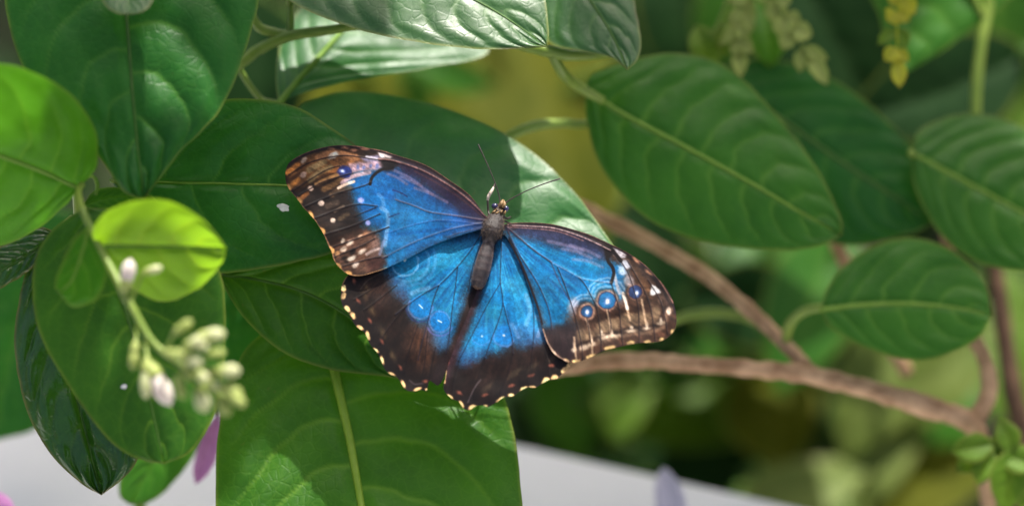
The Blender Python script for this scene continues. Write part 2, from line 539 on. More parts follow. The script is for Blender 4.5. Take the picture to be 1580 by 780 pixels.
leaf('leaf', perch, M['warm'], [(338, 424), (400, 432), (480, 455), (560, 505), (640, 590)],
     [(400, 398), (480, 388), (560, 392), (620, 440), (650, 520)],
     [(352, 455), (385, 500), (440, 545), (510, 570), (590, 580)],
     78, gx=0.0, gy=-0.08, fold=-0.10, arch=12, q=3.5, nveins=6, nu=120, nv=36, midrib=VEIN_DARK, mr=(2, 1), seed=9,
     label='green leaf below the left hind wing')
leaf('leaf', perch, M['warm'], [(505, 520), (522, 600), (540, 680), (556, 770), (572, 860), (590, 980)],
     [(440, 502), (385, 530), (350, 600), (336, 670), (333, 760), (345, 850), (430, 950)],
     [(590, 505), (690, 540), (765, 590), (792, 660), (802, 740), (800, 830), (720, 930)],
     31, gx=0.01, gy=-0.40, fold=0.06, arch=-6, q=8, nveins=7, bend=0.36, nu=150, nv=44, midrib=VEIN_BRIGHT, mr=(8.0, 4.0), seed=3, wl=2.4, wm=5,
     label='large green leaf with thick yellow midrib below the butterfly')
leaf('leaf', perch, M['deep'], [(470, 380), (430, 470), (380, 560), (330, 640)], [(400, 380), (345, 440), (320, 530)], [(470, 470), (440, 560), (380, 620)],
     330, gy=-0.15, q=3, nu=50, nv=14, seed=14, label='dark blurred leaf between two larger leaves')
# its stems
stem('stem', [(450, 1500, 340), (455, 1100, 330), (450, 820, 320), (470, 620, 290), (490, 500, 250), (480, 400, 220), (420, 320, 200)], (14, 13, 12, 10, 8, 7, 5), BARK, perch, knots=0.2)
stem('petiole', [(470, 620, 290), (490, 560, 210), (505, 520, 120)], (6, 6, 7), STEM_GREEN, perch)
stem('petiole', [(480, 410, 220), (490, 370, 150), (506, 355, 110)], (5, 4, 4), STEM_GREEN, perch)
stem('petiole', [(420, 320, 200), (260, 300, 120), (172, 279, 46)], (4, 4, 3), STEM_GREEN, perch)
stem('petiole', [(440, 330, 205), (360, 400, 140), (338, 424, 86)], (4, 4, 3), STEM_GREEN, perch)

# ------------------------------------------------------------------ butterfly
EDGE = {}
LF = [(752, 334), (746, 329), (725, 301), (695, 279), (656, 254), (606, 237.5), (590, 232), (566, 228), (556, 225.5), (522, 224), (496, 228), (468, 237), (447, 250),
      (441, 263), (440.5, 277), (444.5, 289), (450, 296.5), (461, 310), (468, 320), (475, 327), (483, 336), (489, 344), (500, 362), (506, 378), (511.5, 387),
      (514.5, 399), (521.5, 410), (534, 421), (546, 425), (560, 424.6), (578, 419.5), (597, 413), (640, 393), (666, 379), (706, 364), (740, 354), (756, 348)]
LH = [(757, 352), (706, 358), (666, 370), (610, 392), (560, 408), (537, 424), (528.6, 436), (526, 448), (526, 462), (530, 474), (537, 481), (541.6, 489.6), (547, 500),
      (554.6, 507), (562, 512), (566.7, 520.7), (571, 531), (581.7, 543), (589, 558), (593, 568), (601.7, 576.7), (613, 581.7), (621.7, 595), (628, 601.7),
      (638, 603), (650, 601), (658, 602), (661, 592), (663, 587), (670, 591), (675, 594), (681.7, 588), (692, 565), (704, 540), (718, 512), (734, 474), (745, 440), (756, 400), (764, 370)]
RH = [(765, 366), (750, 400), (740, 436), (729, 466), (715, 500), (701, 536), (690, 566), (687, 583), (684, 598), (690, 608), (700, 616), (708, 619), (714, 628),
      (720, 632), (726, 631), (735, 625.5), (746, 625), (752.5, 627), (758, 625), (766, 620), (776.7, 612.5), (784, 611), (792.5, 610), (802.5, 602.5), (814, 596.7),
      (826.7, 597), (836.7, 591), (847.5, 585), (860, 583), (868, 576), (876, 570), (882, 560), (884, 540), (880, 500), (860, 450), (830, 400), (790, 362), (775, 358)]
RF = [(770, 350), (784.6, 344.4), (819, 343), (854, 346), (892, 356), (913, 363), (935, 373), (955, 382.5), (977, 395), (997, 410), (1013, 427), (1030, 447), (1039.5, 468),
      (1044, 491), (1042, 506), (1033, 518), (1021.5, 525), (1008, 528), (994.6, 528), (979, 530), (967.7, 532), (952, 536), (937, 539), (923.5, 545), (906, 553),
      (892.7, 558), (881, 559.5), (870, 555), (852, 542), (838, 512), (830, 480), (816, 440), (800, 402), (782, 366), (772, 360)]


def poly_sd(poly, x, y):
    """Signed distance to a closed polygon, positive inside."""
    p = np.asarray(poly, float); n = len(p)
    d = np.full(x.shape, 1e9); ins = np.zeros(x.shape, bool)
    for i in range(n):
        ax, ay = p[i]; bx, by = p[(i + 1) % n]
        ex, ey = bx - ax, by - ay
        t = np.clip(((x - ax) * ex + (y - ay) * ey) / (ex * ex + ey * ey + 1e-12), 0, 1)
        d = np.minimum(d, (x - ax - t * ex) ** 2 + (y - ay - t * ey) ** 2)
        c = ((ay > y) != (by > y))
        with np.errstate(divide='ignore', invalid='ignore'):
            xi = (bx - ax) * (y - ay) / (by - ay + 1e-12) + ax
        ins ^= c & (x < xi)
    d = np.sqrt(d)
    return np.where(ins, d, -d)


def line_d(pts, x, y):
    d = np.full(x.shape, 1e9)
    for (ax, ay), (bx, by) in zip(pts[:-1], pts[1:]):
        ex, ey = bx - ax, by - ay
        t = np.clip(((x - ax) * ex + (y - ay) * ey) / (ex * ex + ey * ey + 1e-12), 0, 1)
        d = np.minimum(d, (x - ax - t * ex) ** 2 + (y - ay - t * ey) ** 2)
    return np.sqrt(d)


class Paint:
    """Scale colours of one wing, worked out point by point (sRGB while painting)."""
    def __init__(self, x, y, basec, seed, wob=1.6):
        self.x0, self.y0 = x, y
        self.x = x + wob * 2 * (fbm(x / 7, y / 7, seed) - 0.5)
        self.y = y + wob * 2 * (fbm(x / 7, y / 7, seed + 50) - 0.5)
        self.c = np.tile(np.array(basec, float), (len(x), 1))
        self.h = np.zeros(len(x))
        self.seed = seed

    def mix(self, a, col):
        self.c = self.c * (1 - a[:, None]) + np.asarray(col, float) * a[:, None]

    def poly(self, pts, col, soft=3, al=1.0, smooth=True):
        p = catmull(list(pts) + [pts[0]], 5)[:-1] if smooth else pts
        self.mix(al * sstep(-soft, soft, poly_sd(p, self.x, self.y)), col)

    def line(self, pts, col, w=1.0, soft=0.8, al=1.0, ridge=0.0, taper=False):
        p = catmull(pts, 5)
        d = line_d(p, self.x0, self.y0)
        if ridge: w, soft, al = w * .62, soft * .85, al * .85
        a = sstep(w + soft, w - soft * 0.3, d)
        self.mix(al * a, col)
        if ridge: self.h += 0.4 * ridge * np.exp(-(d / (w + 0.8)) ** 2)

    def disc(self, cx, cy, rx, col, ry=None, ang=0, soft=1.2, al=1.0):
        ry = ry or rx
        a = math.radians(ang)
        dx, dy = self.x - cx, self.y - cy
        p = dx * math.cos(a) + dy * math.sin(a); q = -dx * math.sin(a) + dy * math.cos(a)
        r = np.sqrt((p / rx) ** 2 + (q / ry) ** 2)
        s = soft / min(rx, ry)
        self.mix(al * sstep(1 + s, 1 - s, r), col)

    def ring(self, cx, cy, r, w, col, al=1.0, a0=None, a1=None, soft=0.8):
        dx, dy = self.x - cx, self.y - cy
        d = np.abs(np.hypot(dx, dy) - r)
        m = sstep(w + soft, w - soft, d)
        if a0 is not None:
            th = np.degrees(np.arctan2(dy, dx)) % 360
            m = m * sstep(0, 14, (th - a0) % 360) * sstep(0, 14, (a1 - th) % 360) * (((th - a0) % 360) < ((a1 - a0) % 360))
        self.mix(al * m, col)

    def mottle(self, amount, scale, seed):
        n = fbm(self.x0 / scale, self.y0 / scale, seed) - 0.5
        self.c = np.clip(self.c * (1 + amount * 2 * n[:, None]), 0, 255)


def wing_depth(x, y):
    # body axis from head to abdomen tip
    ax, ay = 772.0, 318.0
    bx, by = 735.0, 445.0
    nx, ny = (by - ay), -(bx - ax)
    L = math.hypot(nx, ny)
    s = ((x - ax) * nx + (y - ay) * ny) / L          # distance from the axis, + to the right
    d = -0.25 * (y - 400)
    lift = np.where(s < 0, 0.15, 0.13) * np.abs(s) * (1 - 0.0009 * np.abs(s))
    return d - lift - 4


def wing(name, outline, parent, mat, painter, zoff, step=1.0, seed=0, label=None):
    ol = catmull(outline + [outline[0]], 4)[:-1]
    x0, y0 = ol.min(0) - 2; x1, y1 = ol.max(0) + 2
    gx_ = np.arange(x0, x1, step); gy_ = np.arange(y0, y1, step)
    X, Y = np.meshgrid(gx_, gy_, indexing='ij')
    nr, nc = X.shape
    cxs, cys = (X[:-1, :-1] + X[1:, 1:]) / 2, (Y[:-1, :-1] + Y[1:, 1:]) / 2
    keep = poly_sd(ol, cxs.ravel(), cys.ravel()) > 0
    F = grid_faces(nr, nc)[keep]
    used = np.unique(F)
    remap = np.full(nr * nc, -1); remap[used] = np.arange(len(used))
    x, y = X.ravel()[used].copy(), Y.ravel()[used].copy()
    F = remap[F]
    # the rim of the grid is drawn onto the outline
    cnt = np.bincount(F.ravel(), minlength=len(used))
    rimv = np.where(cnt < 4)[0]
    p = np.asarray(ol); q = np.roll(p, -1, 0); e = q - p
    for blk in np.array_split(rimv, max(1, len(rimv) // 400)):
        t = np.clip(((x[blk, None] - p[:, 0]) * e[:, 0] + (y[blk, None] - p[:, 1]) * e[:, 1]) / ((e ** 2).sum(1) + 1e-12), 0, 1)
        hx, hy = p[:, 0] + t * e[:, 0], p[:, 1] + t * e[:, 1]
        k = ((hx - x[blk, None]) ** 2 + (hy - y[blk, None]) ** 2).argmin(1)
        r = np.arange(len(blk))
        x[blk], y[blk] = hx[r, k], hy[r, k]
    pt = painter(x, y, ol)
    # streaks along the veins in the brown parts, then scale grain
    brown = sstep(10, -25, pt.c[:, 2] - pt.c[:, 0])
    for qx, qy, sd_ in ((680, 330, 1), (850, 400, 2)):
        if (qx < 760) == (x.mean() < 760):
            th = np.arctan2(y - qy, x - qx); r_ = np.hypot(y - qy, x - qx)
            st = fbm(th * 46, r_ / 16, seed + sd_ * 3) - 0.5
            pt.c = np.clip(pt.c * (1 + (0.75 * st * brown)[:, None]), 0, 255)
    pt.mottle(0.18, 1.7, seed + 5); pt.mottle(0.16, 5, seed + 6); pt.mottle(0.16, 26, seed + 7)
    D = wing_depth(x, y) + zoff - pt.h + 2.2 * (fbm(x / 45, y / 45, seed, 2) - 0.5) * 2
    c = np.clip(pt.c, 0, 255) / 255
    lin = 0.88 * np.where(c <= 0.04045, c / 12.92, ((c + 0.055) / 1.055) ** 2.4) ** 1.14
    return build(name, P(x, y, D), F, mat, parent, color=lin, label=label)


CREAM = (250, 208, 150)
INK = (24, 17, 18)


def blue_fill(pt, poly, soft, dark_from=None):
    """Blue iridescent field; a violet fringe where it meets the brown."""
    soft = soft * 2.2
    pt.poly(poly, (104, 92, 150), soft * 1.2, 0.24)
    p = catmull(list(poly) + [poly[0]], 5)[:-1]
    sd = poly_sd(p, pt.x, pt.y)
    grain = noise2(pt.x0 / 1.3, pt.y0 / 1.3, pt.seed + 6) - 0.5
    a = sstep(-soft * 0.6, soft * 1.0, sd + 9 * grain + 8 * (fbm(pt.x0 / 9, pt.y0 / 9, pt.seed + 9) - 0.5))
    pt.mix(a, (22, 126, 178))
    th = np.arctan2(pt.y0 - 348, pt.x0 - 762); rr = np.hypot(pt.y0 - 348, pt.x0 - 762)
    st = fbm(th * 34, rr / 70, pt.seed + 2)
    lo = fbm(pt.x0 / 40, pt.y0 / 40, pt.seed + 4)
    pt.mix(a * .55 * sstep(.5, .8, st), (66, 160, 196))
    pt.mix(a * .50 * sstep(.5, .22, st), (18, 88, 144))
    pt.mix(a * .45 * sstep(.5, .75, lo), (50, 158, 188))
    pt.mix(a * .50 * sstep(70, 10, rr), (18, 84, 132))
    return sd


def paint_lf(x, y, ol):
    pt = Paint(x, y, (44, 29, 20), 21)
    edge = poly_sd(ol, x, y)
    # brown ground colour with paler interspaces
    pt.poly([(446, 262), (470, 243), (500, 236), (545, 238), (560, 248), (530, 258), (480, 280), (450, 292)], (128, 88, 54), 7)
    pt.poly([(480, 300), (540, 285), (552, 320), (560, 345), (520, 352), (492, 330)], (42, 31, 26), 8)
    pt.poly([(512, 385), (530, 368), (575, 352), (590, 380), (594, 408), (560, 420), (530, 416)], (98, 70, 56), 7)
    # dark violet costal field
    pt.poly([(752, 334), (725, 302), (695, 280), (656, 255), (612, 240), (600, 258), (620, 272), (660, 300), (700, 325), (745, 345)], (54, 40, 50), 6)
    blue = [(747, 344), (708, 322), (672, 298), (640, 276), (612, 262), (585, 260), (562, 262), (540, 272), (529, 283), (540, 294), (546, 306), (552, 322), (562, 346),
            (580, 352), (590, 372), (594, 402), (600, 416), (640, 396), (668, 381), (708, 366), (742, 354)]
    sd = blue_fill(pt, blue, 8)
    pt.mix(0.32 * sstep(-4, 10, sd), (24, 88, 172))
    # the field turns deeper towards the costa and the root
    t = sstep(75, 0, line_d([(752, 334), (695, 285), (640, 258), (600, 250)], x, y)) * sstep(560, 640, x)
    pt.mix(0.72 * t * sstep(-6, 8, sd), (24, 50, 104))
    pt.poly([(752, 336), (700, 298), (655, 268), (620, 255), (632, 272), (680, 305), (735, 345)], (42, 38, 68), 9, 0.75)
    # streaky violet-brown sheen in the cell
    for a, b in (((618, 272), (668, 300)), ((606, 262), (650, 286)), ((598, 268), (628, 284)), ((640, 290), (690, 312))):
        pt.line([a, ((a[0] + b[0]) / 2, (a[1] + b[1]) / 2 - 2), b], (150, 125, 150), 1.4, 2.0, 0.5)
    # brown streaks between the veins near the tip
    tan = (158, 108, 62)
    for pts, col, w, al in (
        ([(443, 267), (460, 254)], (170, 112, 58), 4.5, .9), ([(446, 290), (460, 277)], (182, 122, 64), 4, .9), ([(462, 309), (474, 298)], (150, 98, 54), 4, .8),
        ([(492, 243), (515, 236), (548, 243)], (158, 112, 78), 6, .85), ([(500, 262), (520, 262), (540, 252)], (150, 98, 56), 5, .7), ([(477, 262), (488, 256), (500, 250)], (140, 116, 82), 5.5, .9),
        ([(478, 278), (492, 266), (510, 258)], (132, 112, 80), 5, .8), ([(488, 284), (505, 276), (525, 268)], (150, 112, 72), 3.5, .8), ([(500, 292), (516, 284), (528, 276)], (110, 82, 52), 5, .7),
        ([(512, 300), (524, 292), (540, 290)], (92, 72, 52), 5, .6), ([(505, 318), (520, 312)], (78, 66, 56), 5, .6), ([(516, 326), (530, 318)], (112, 96, 80), 2.5, .7), ([(524, 338), (536, 330)], (84, 70, 52), 4, .6),
        ([(450, 276), (462, 268)], (70, 44, 28), 3, .7), ([(458, 262), (475, 250)], (88, 58, 36), 3, .6)):
        pt.line(pts, tuple(min(255, k * 1.15) for k in col), w * .62, w * .7, min(1, al * 1.1))
    for cx, cy, rx, ry, an, col in ((469, 247, 6, 3.5, -55, (214, 190, 172)), (514, 240, 9, 4.5, -28, (238, 222, 205)), (468, 269.5, 6, 4, -35, (205, 172, 155)), (479, 290.5, 4.5, 4, 0, (222, 192, 172)),
                                    (495, 313, 4.5, 4.3, 0, (224, 200, 184)), (513.5, 340, 3.8, 4.2, 20, (226, 204, 186)), (529, 372, 3, 4.5, 20, (226, 205, 185)), (540, 375, 6, 3.5, -40, (220, 196, 176)),
                                    (530.5, 384, 5, 3.5, -30, (224, 200, 178)), (542, 398, 7, 3, -28, (246, 232, 214)), (558, 388, 7, 3, -32, (214, 194, 176)), (549, 408, 6, 3.4, -40, (226, 206, 190)),
                                    (521, 391, 4, 5, 30, (196, 146, 100)), (563, 361, 6, 2.6, -30, (176, 128, 96)), (556, 364, 4, 2.6, -30, (196, 160, 132))):
        pt.disc(cx, cy, rx, col, ry, an, 1.6, 0.92)
    pt.disc(544, 388, 5, (34, 24, 20), 4, -40, 2); pt.disc(531, 398, 5, (38, 26, 20), 3, -20, 2); pt.disc(535, 404, 4, (50, 34, 24), 3, 0, 2)
    pt.poly([(572, 372), (584, 366), (588, 380), (586, 396), (574, 398)], (150, 122, 112), 6, .6)
    pt.line([(566, 392), (578, 385), (585, 384)], (226, 206, 200), 1.5, 2.5, .6)
    pt.poly([(566, 400), (590, 392), (595, 408), (572, 418)], (62, 38, 34), 5, .85)
    # lavender and tan bars by the cell end, small dark eyespot
    pt.poly([(538, 252), (560, 250), (585, 248), (597, 252), (580, 262), (556, 264), (540, 266)], (192, 160, 170), 3.5, .9)
    pt.poly([(556, 243), (585, 240), (588, 248), (566, 249)], (178, 170, 205), 3.5, .85)
    pt.line([(566, 242), (584, 246)], (214, 205, 214), 1.6, 2, .8)
    for cx, cy in ((552, 258), (561, 258), (572, 256), (582, 256)):
        pt.disc(cx, cy, 2.4, (84, 110, 172), 3.6, 10, 1.6, .65)
    pt.line([(528, 282), (545, 272), (570, 266)], (206, 172, 176), 2.4, 2, .85)
    pt.line([(522, 290), (534, 284), (546, 280)], (240, 208, 184), 1.6, 1.6, .95)
    pt.disc(531.5, 264.5, 11, (58, 58, 108), 10, 0, 2); pt.disc(534, 265, 8, (40, 58, 124), 8, 0, 2)
    pt.disc(527.5, 264, 4.5, (150, 165, 225), 3, 0, 2); pt.disc(528, 263.5, 2.4, (245, 245, 255), 1.8, 0, 1)
    pt.poly([(581, 234), (596, 235), (606, 240), (602, 244), (588, 243)], (222, 208, 206), 2.5, .95)
    # dark bar closing the cell
    pt.poly([(584, 243), (602, 246), (614, 248), (610, 258), (600, 264), (590, 258)], INK, 4, .95)
    pt.line([(606, 258), (588, 262), (577, 270), (573, 276), (571, 284)], INK, 2.0, 1.2, .95)
    pt.disc(557, 309, 5.2, (168, 170, 230), 4.6, 0, 1.8, .9); pt.disc(567.5, 344, 3.6, (172, 172, 226), 4, 0, 1.6, .9)
    pt.line([(588, 321), (597, 327), (599, 340), (596, 362), (594, 378)], (140, 176, 214), 2.2, 2.6, .62)
    pt.line([(584, 300), (590, 306), (592, 318)], (120, 164, 214), 2, 2.6, .5)
    pt.line([(592, 372), (586, 392)], (150, 165, 205), 1.5, 2, .5)
    # veins
    dk = (30, 22, 26)
    for pts in ([(445, 270), (480, 250), (530, 240), (586, 247)], [(449, 296), (500, 264), (524, 256)], [(456, 304), (500, 280), (540, 268)], [(468, 320), (515, 300), (560, 287), (572, 281)],
                [(484, 337), (545, 316), (582, 318)], [(500, 362), (545, 348), (586, 330)], [(508, 383), (556, 366), (600, 350)], [(514, 397), (560, 378), (578, 368)], [(524, 412), (575, 398), (598, 396)]):
        pt.line(pts, dk, 1.0, 1.4, .85, 1.2)
    pt.line([(548, 333), (580, 320)], dk, .9, 1.2, .9, .8); pt.line([(578, 359), (600, 350)], dk, .9, 1.2, .9, .8); pt.line([(600, 335), (616, 329)], (30, 60, 110), .6, 1.2, .8)
    pt.line([(606, 293), (620, 298), (628, 303)], (40, 50, 96), .8, 1.4, .7)
    vn = (112, 88, 100)
    pt.line([(750, 340), (705, 333), (663, 327), (640, 318), (610, 308)], vn, .9, 1.0, .85, 1.4)
    pt.line([(750, 343), (700, 352), (645, 371), (590, 398)], (110, 104, 128), .8, 1.2, .75, 1.4)
    pt.line([(742, 346), (690, 340), (650, 344), (596, 360)], (58, 86, 142), .6, 1.4, .6, .8)
    pt.line([(748, 350), (706, 360), (690, 366)], (90, 80, 105), .8, 1.4, .7, .8)
    pt.line([(752, 336), (722, 307), (690, 284), (650, 262), (608, 248), (584, 245)], (150, 112, 104), 1.3, 1.2, .9, 1.6)
    pt.line([(750, 338), (716, 310), (684, 288), (640, 264)], (70, 46, 56), .8, 1, .8)
    # dark costa, tan specks on it, cream edge of the outer margin
    pt.mix(.9 * sstep(5.5, 3.0, edge) * sstep(430, 450, x) * (y < 300) * sstep(760, 740, x) * ((x > 447) | (y < 250)), (34, 22, 24))
    for cx, cy in ((533, 228), (563, 229.5), (511, 229.5), (545, 232)):
        pt.disc(cx, cy, 6, (186, 132, 104), 2, 4, 1.4, .75)
    pt.line([(752, 333), (725, 301), (695, 279), (656, 254), (606, 237), (566, 228), (522, 223.5), (480, 232), (450, 247)], (172, 128, 104), .5, .9, .75)
    pt.line([(450, 297), (470, 322), (486, 340), (502, 366), (512, 388), (517, 404), (530, 418), (546, 424.5), (565, 423.5), (597, 413.5)], (190, 150, 108), .6, 1.1, .7)
    for cx, cy, an in ((446, 289, 60), (463, 309, 50), (479.5, 330, 50), (498, 355, 60), (512.5, 386, 70), (523, 410, 40), (538, 421, 20)):
        pt.disc(cx, cy, 5.5, (240, 184, 116), 3.0, an, 1.6, .95)
    return pt


def margin_spots(pt, cream, red, edge, sub=(92, 76, 54)):
    for cx, cy, rx, ry, an in cream:
        pt.disc(cx, cy, rx + .6, CREAM, ry + .5, an, 1.1, 1.0)
    for cx, cy, an in red:
        pt.disc(cx, cy, 4.6, (176, 104, 84), 2.2, an, 1.8, .7)


def paint_lh(x, y, ol):
    pt = Paint(x, y, (31, 21, 17), 31)
    edge = poly_sd(ol, x, y)
    pt.mix(.5 * sstep(0, 60, edge) * fbm(x / 14, y / 14, 3), (84, 58, 44))
    pt.mix(.6 * sstep(16, 6, edge) * sstep(2, 6, edge), (30, 22, 22))
    blue = [(757, 352), (690, 362), (610, 392), (592, 412), (598, 428), (608, 450), (624, 462), (633, 480), (642, 496), (658, 504), (668, 526), (680, 540), (694, 530), (706, 505), (722, 455), (745, 395)]
    blue_fill(pt, blue, 9)
    pt.poly([(596, 424), (622, 432), (634, 450), (628, 466), (612, 456)], (120, 104, 146), 10, .35)
    pt.poly([(650, 500), (684, 505), (690, 530), (668, 540)], (90, 96, 150), 10, .35)
    pt.poly([(640, 496), (662, 506), (672, 545), (660, 572), (640, 560), (628, 520)], (92, 60, 42), 12, .55)
    pt.poly([(556, 440), (590, 424), (604, 450), (580, 470)], (66, 44, 36), 12, .6)
    # eyespots
    ring = (112, 140, 205)
    pt.disc(625, 405, 21, (16, 146, 196), None, 0, 4, .7); pt.ring(625, 405, 20, 1.6, (128, 180, 222), .75, 320, 170)
    pt.ring(630, 402, 32, 2.0, (110, 172, 218), .5, 320, 130); pt.ring(632, 400, 40, 2.5, (110, 166, 216), .35, 330, 120)
    pt.disc(624.6, 401.5, 2.0, (235, 248, 252))
    pt.disc(649, 473, 17, (20, 132, 200), 18, 0, 2.5, .9); pt.ring(649, 473, 18.5, 1.3, (128, 140, 196), .55, 340, 220); pt.ring(649, 474, 22, 1.6, (58, 62, 120), .5, 10, 190)
    pt.line([(647, 470), (652, 475)], (220, 240, 250), .6, 1.1, .9)
    pt.disc(678.5, 495, 14, (22, 132, 202), 17, 0, 2.5, .9); pt.ring(678.5, 496, 16, 1.2, (130, 145, 200), .5); pt.ring(678.5, 498, 20, 1.4, (120, 118, 186), .5, 10, 170)
    pt.line([(676, 494), (681, 496.5)], (222, 240, 250), .7, 1.1, .9)
    pt.line([(636, 452), (648, 447), (662, 444)], (150, 184, 226), 2.4, 3, .5)
    for a in ((562, 454), (574, 478), (590, 512), (566, 443), (606, 548)):
        pt.disc(a[0], a[1], 8, (98, 82, 58), 3.5, 65, 4, .65)
    for a in ((556, 470), (572, 500), (592, 534), (620, 572)):
        pt.disc(a[0], a[1], 10, (22, 16, 16), 3.5, 55, 3, .7)
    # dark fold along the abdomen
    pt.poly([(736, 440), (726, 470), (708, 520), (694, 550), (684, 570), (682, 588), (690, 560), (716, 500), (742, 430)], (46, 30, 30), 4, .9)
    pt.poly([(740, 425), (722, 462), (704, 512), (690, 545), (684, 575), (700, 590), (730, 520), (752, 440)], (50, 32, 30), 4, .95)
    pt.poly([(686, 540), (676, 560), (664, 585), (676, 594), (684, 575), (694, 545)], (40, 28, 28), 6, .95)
    # veins
    dk = (34, 36, 56)
    for pts in ([(750, 356), (743, 361), (724, 389), (706, 411), (690, 428), (677, 440)], [(677, 440), (668, 465), (661, 492), (652, 525), (645, 555)], [(706, 411), (703, 440), (698, 475), (693, 520), (688, 545)],
                [(677, 440), (655, 452), (632, 468), (610, 485)], [(745, 362), (730, 410), (722, 448)]):
        pt.line(pts, dk, .8, 1.0, .85, 1.3)
    for pts in ([(600, 424), (570, 448), (546, 462)], [(612, 440), (580, 465), (562, 478)], [(628, 470), (600, 505), (585, 530)], [(645, 500), (630, 545), (622, 575)], [(660, 510), (655, 560), (650, 590)], [(672, 535), (664, 575), (662, 586)]):
        pt.line(pts, (26, 18, 20), .9, 1.4, .7, .8)
    pt.line([(556, 446), (568, 432), (590, 420)], (104, 88, 76), .6, 1.0, .6)
    pt.line([(536, 424), (532, 431), (528.5, 438)], (214, 176, 120), .6, 1.0, .9)
    margin_spots(pt, [(530.5, 444.5, 4.2, 3, -70), (530, 456, 5.5, 3, -70), (536, 475.8, 5, 3.2, 35), (544.5, 486, 5.5, 2.8, 62), (556, 505.3, 5.5, 2.6, 30), (567.6, 517, 6.3, 2.7, 66),
                      (579, 540, 5.2, 2.3, 32), (590, 555.5, 6.3, 2.1, 72), (604, 576.5, 5.6, 2.0, 22), (621.8, 592, 6.3, 2.2, 64), (644, 600.3, 6.3, 2.2, -20), (658, 600, 1.4, 1.4, 0)],
                 [(553.5, 464, 50), (570, 494, 55), (589.5, 527, 60), (617, 566, 60), (656, 587, -5), (546.5, 433, 70)], edge)
    pt.line([(652, 591), (640, 592), (632, 586)], (90, 80, 84), .8, 1.6, .6)
    return pt


def paint_rh(x, y, ol):
    pt = Paint(x, y, (32, 22, 19), 41)
    edge = poly_sd(ol, x, y)
    pt.mix(.45 * sstep(0, 50, edge) * fbm(x / 14, y / 14, 8), (80, 56, 46))
    blue = [(768, 366), (752, 402), (744, 440), (735, 470), (722, 505), (710, 535), (708, 560), (722, 560), (748, 548), (778, 541), (788, 532), (806, 534), (826, 528), (848, 520), (880, 505), (850, 440), (815, 390), (785, 362)]
    blue_fill(pt, blue, 8)
    pt.poly([(706, 540), (735, 535), (745, 548), (715, 566)], (90, 100, 156), 9, .35)
    pt.poly([(792, 500), (835, 505), (838, 528), (800, 532)], (104, 116, 168), 10, .4)
    # inner margin, brown
    pt.poly([(742, 430), (728, 466), (712, 502), (698, 540), (687, 575), (690, 592), (704, 560), (712, 530), (726, 495), (744, 445)], (70, 46, 52), 5, .85)
    pt.poly([(800, 440), (822, 470), (832, 505), (815, 510), (806, 480)], (60, 160, 214), 8, .4)
    pt.disc(778, 517, 15, (16, 138, 214), 15, 0, 4, .85); pt.ring(778, 517, 17, 1.6, (104, 150, 216), .6, 20, 200); pt.disc(777.8, 516.5, 1.9, (245, 250, 255))
    pt.disc(743.5, 517, 11, (30, 142, 210), 12, 0, 5, .55); pt.disc(743.3, 517.3, 1.8, (200, 225, 250), 1.5, 0, 1.2); pt.ring(743, 518, 14, 1.3, (110, 150, 215), .4, 20, 170)
    pt.line([(812, 455), (818, 480), (812, 500)], (140, 190, 225), 2.4, 3, .5)
    pt.line([(828, 488), (836, 500), (830, 518)], (170, 178, 214), 2.0, 3, .5)
    pt.line([(790, 500), (800, 520)], (150, 176, 220), 2.0, 3, .4)
    for a in ((790, 578), (822, 565), (852, 552), (752, 598), (800, 572)):
        pt.disc(a[0], a[1], 9, (104, 90, 70), 3.2, -40, 4, .5)
    for a in ((775, 604), (806, 590), (836, 576), (730, 612), (862, 562)):
        pt.disc(a[0], a[1], 11, (24, 17, 18), 3.2, -24, 3, .75)
    dk = (34, 38, 60)
    for pts in ([(774, 368), (773, 400), (772, 433), (776, 466), (770, 492), (759, 521), (748, 552)], [(772, 436), (752, 470), (732, 509), (708, 556)], [(782, 366), (800, 400), (812, 436), (822, 470), (824, 505), (822, 535)],
                [(776, 466), (782, 490), (790, 520), (792, 545)], [(766, 372), (752, 412), (741, 446)]):
        pt.line(pts, dk, .75, 1.0, .85, 1.2)
    for pts in ([(748, 552), (735, 590), (724, 622)], [(708, 556), (700, 590), (698, 610)], [(792, 545), (782, 580), (772, 605)], [(822, 535), (818, 570), (815, 590)], [(838, 528), (846, 560), (848, 580)]):
        pt.line(pts, (26, 18, 22), .9, 1.4, .6, .8)
    pt.line([(742, 585), (734, 595), (728, 606), (722, 620)], (110, 98, 100), .6, 1.2, .75)
    margin_spots(pt, [(694.5, 612, 5.5, 2, 36), (711, 623, 6, 2.2, 62), (729.5, 628, 6.5, 2.4, -24), (749, 626, 3, 2.2, 20), (772, 616.5, 7.5, 2.6, -36), (788.5, 609.5, 4.4, 1.9, 0), (808.5, 600, 6.8, 2.8, -30),
                      (821.5, 596.5, 4.4, 2.3, 5), (842, 587, 6.5, 3.4, -40), (855.5, 582, 4.8, 3.8, -5), (872, 570.5, 6.5, 4, -50), (878.5, 562.5, 4.5, 3.6, -60)],
                 [(709, 605.5, 28), (749, 608.5, -18), (789, 594, -22), (820, 579, -10), (850.5, 563.5, -5)], edge)
    pt.disc(691.3, 555, 1.8, (196, 104, 84), 6, -8, 1.4, .9); pt.line([(688, 572), (686, 590)], CREAM, .8, 1.0, .8); pt.line([(684, 578), (682, 588)], CREAM, .8, 1.0, .8)
    return pt


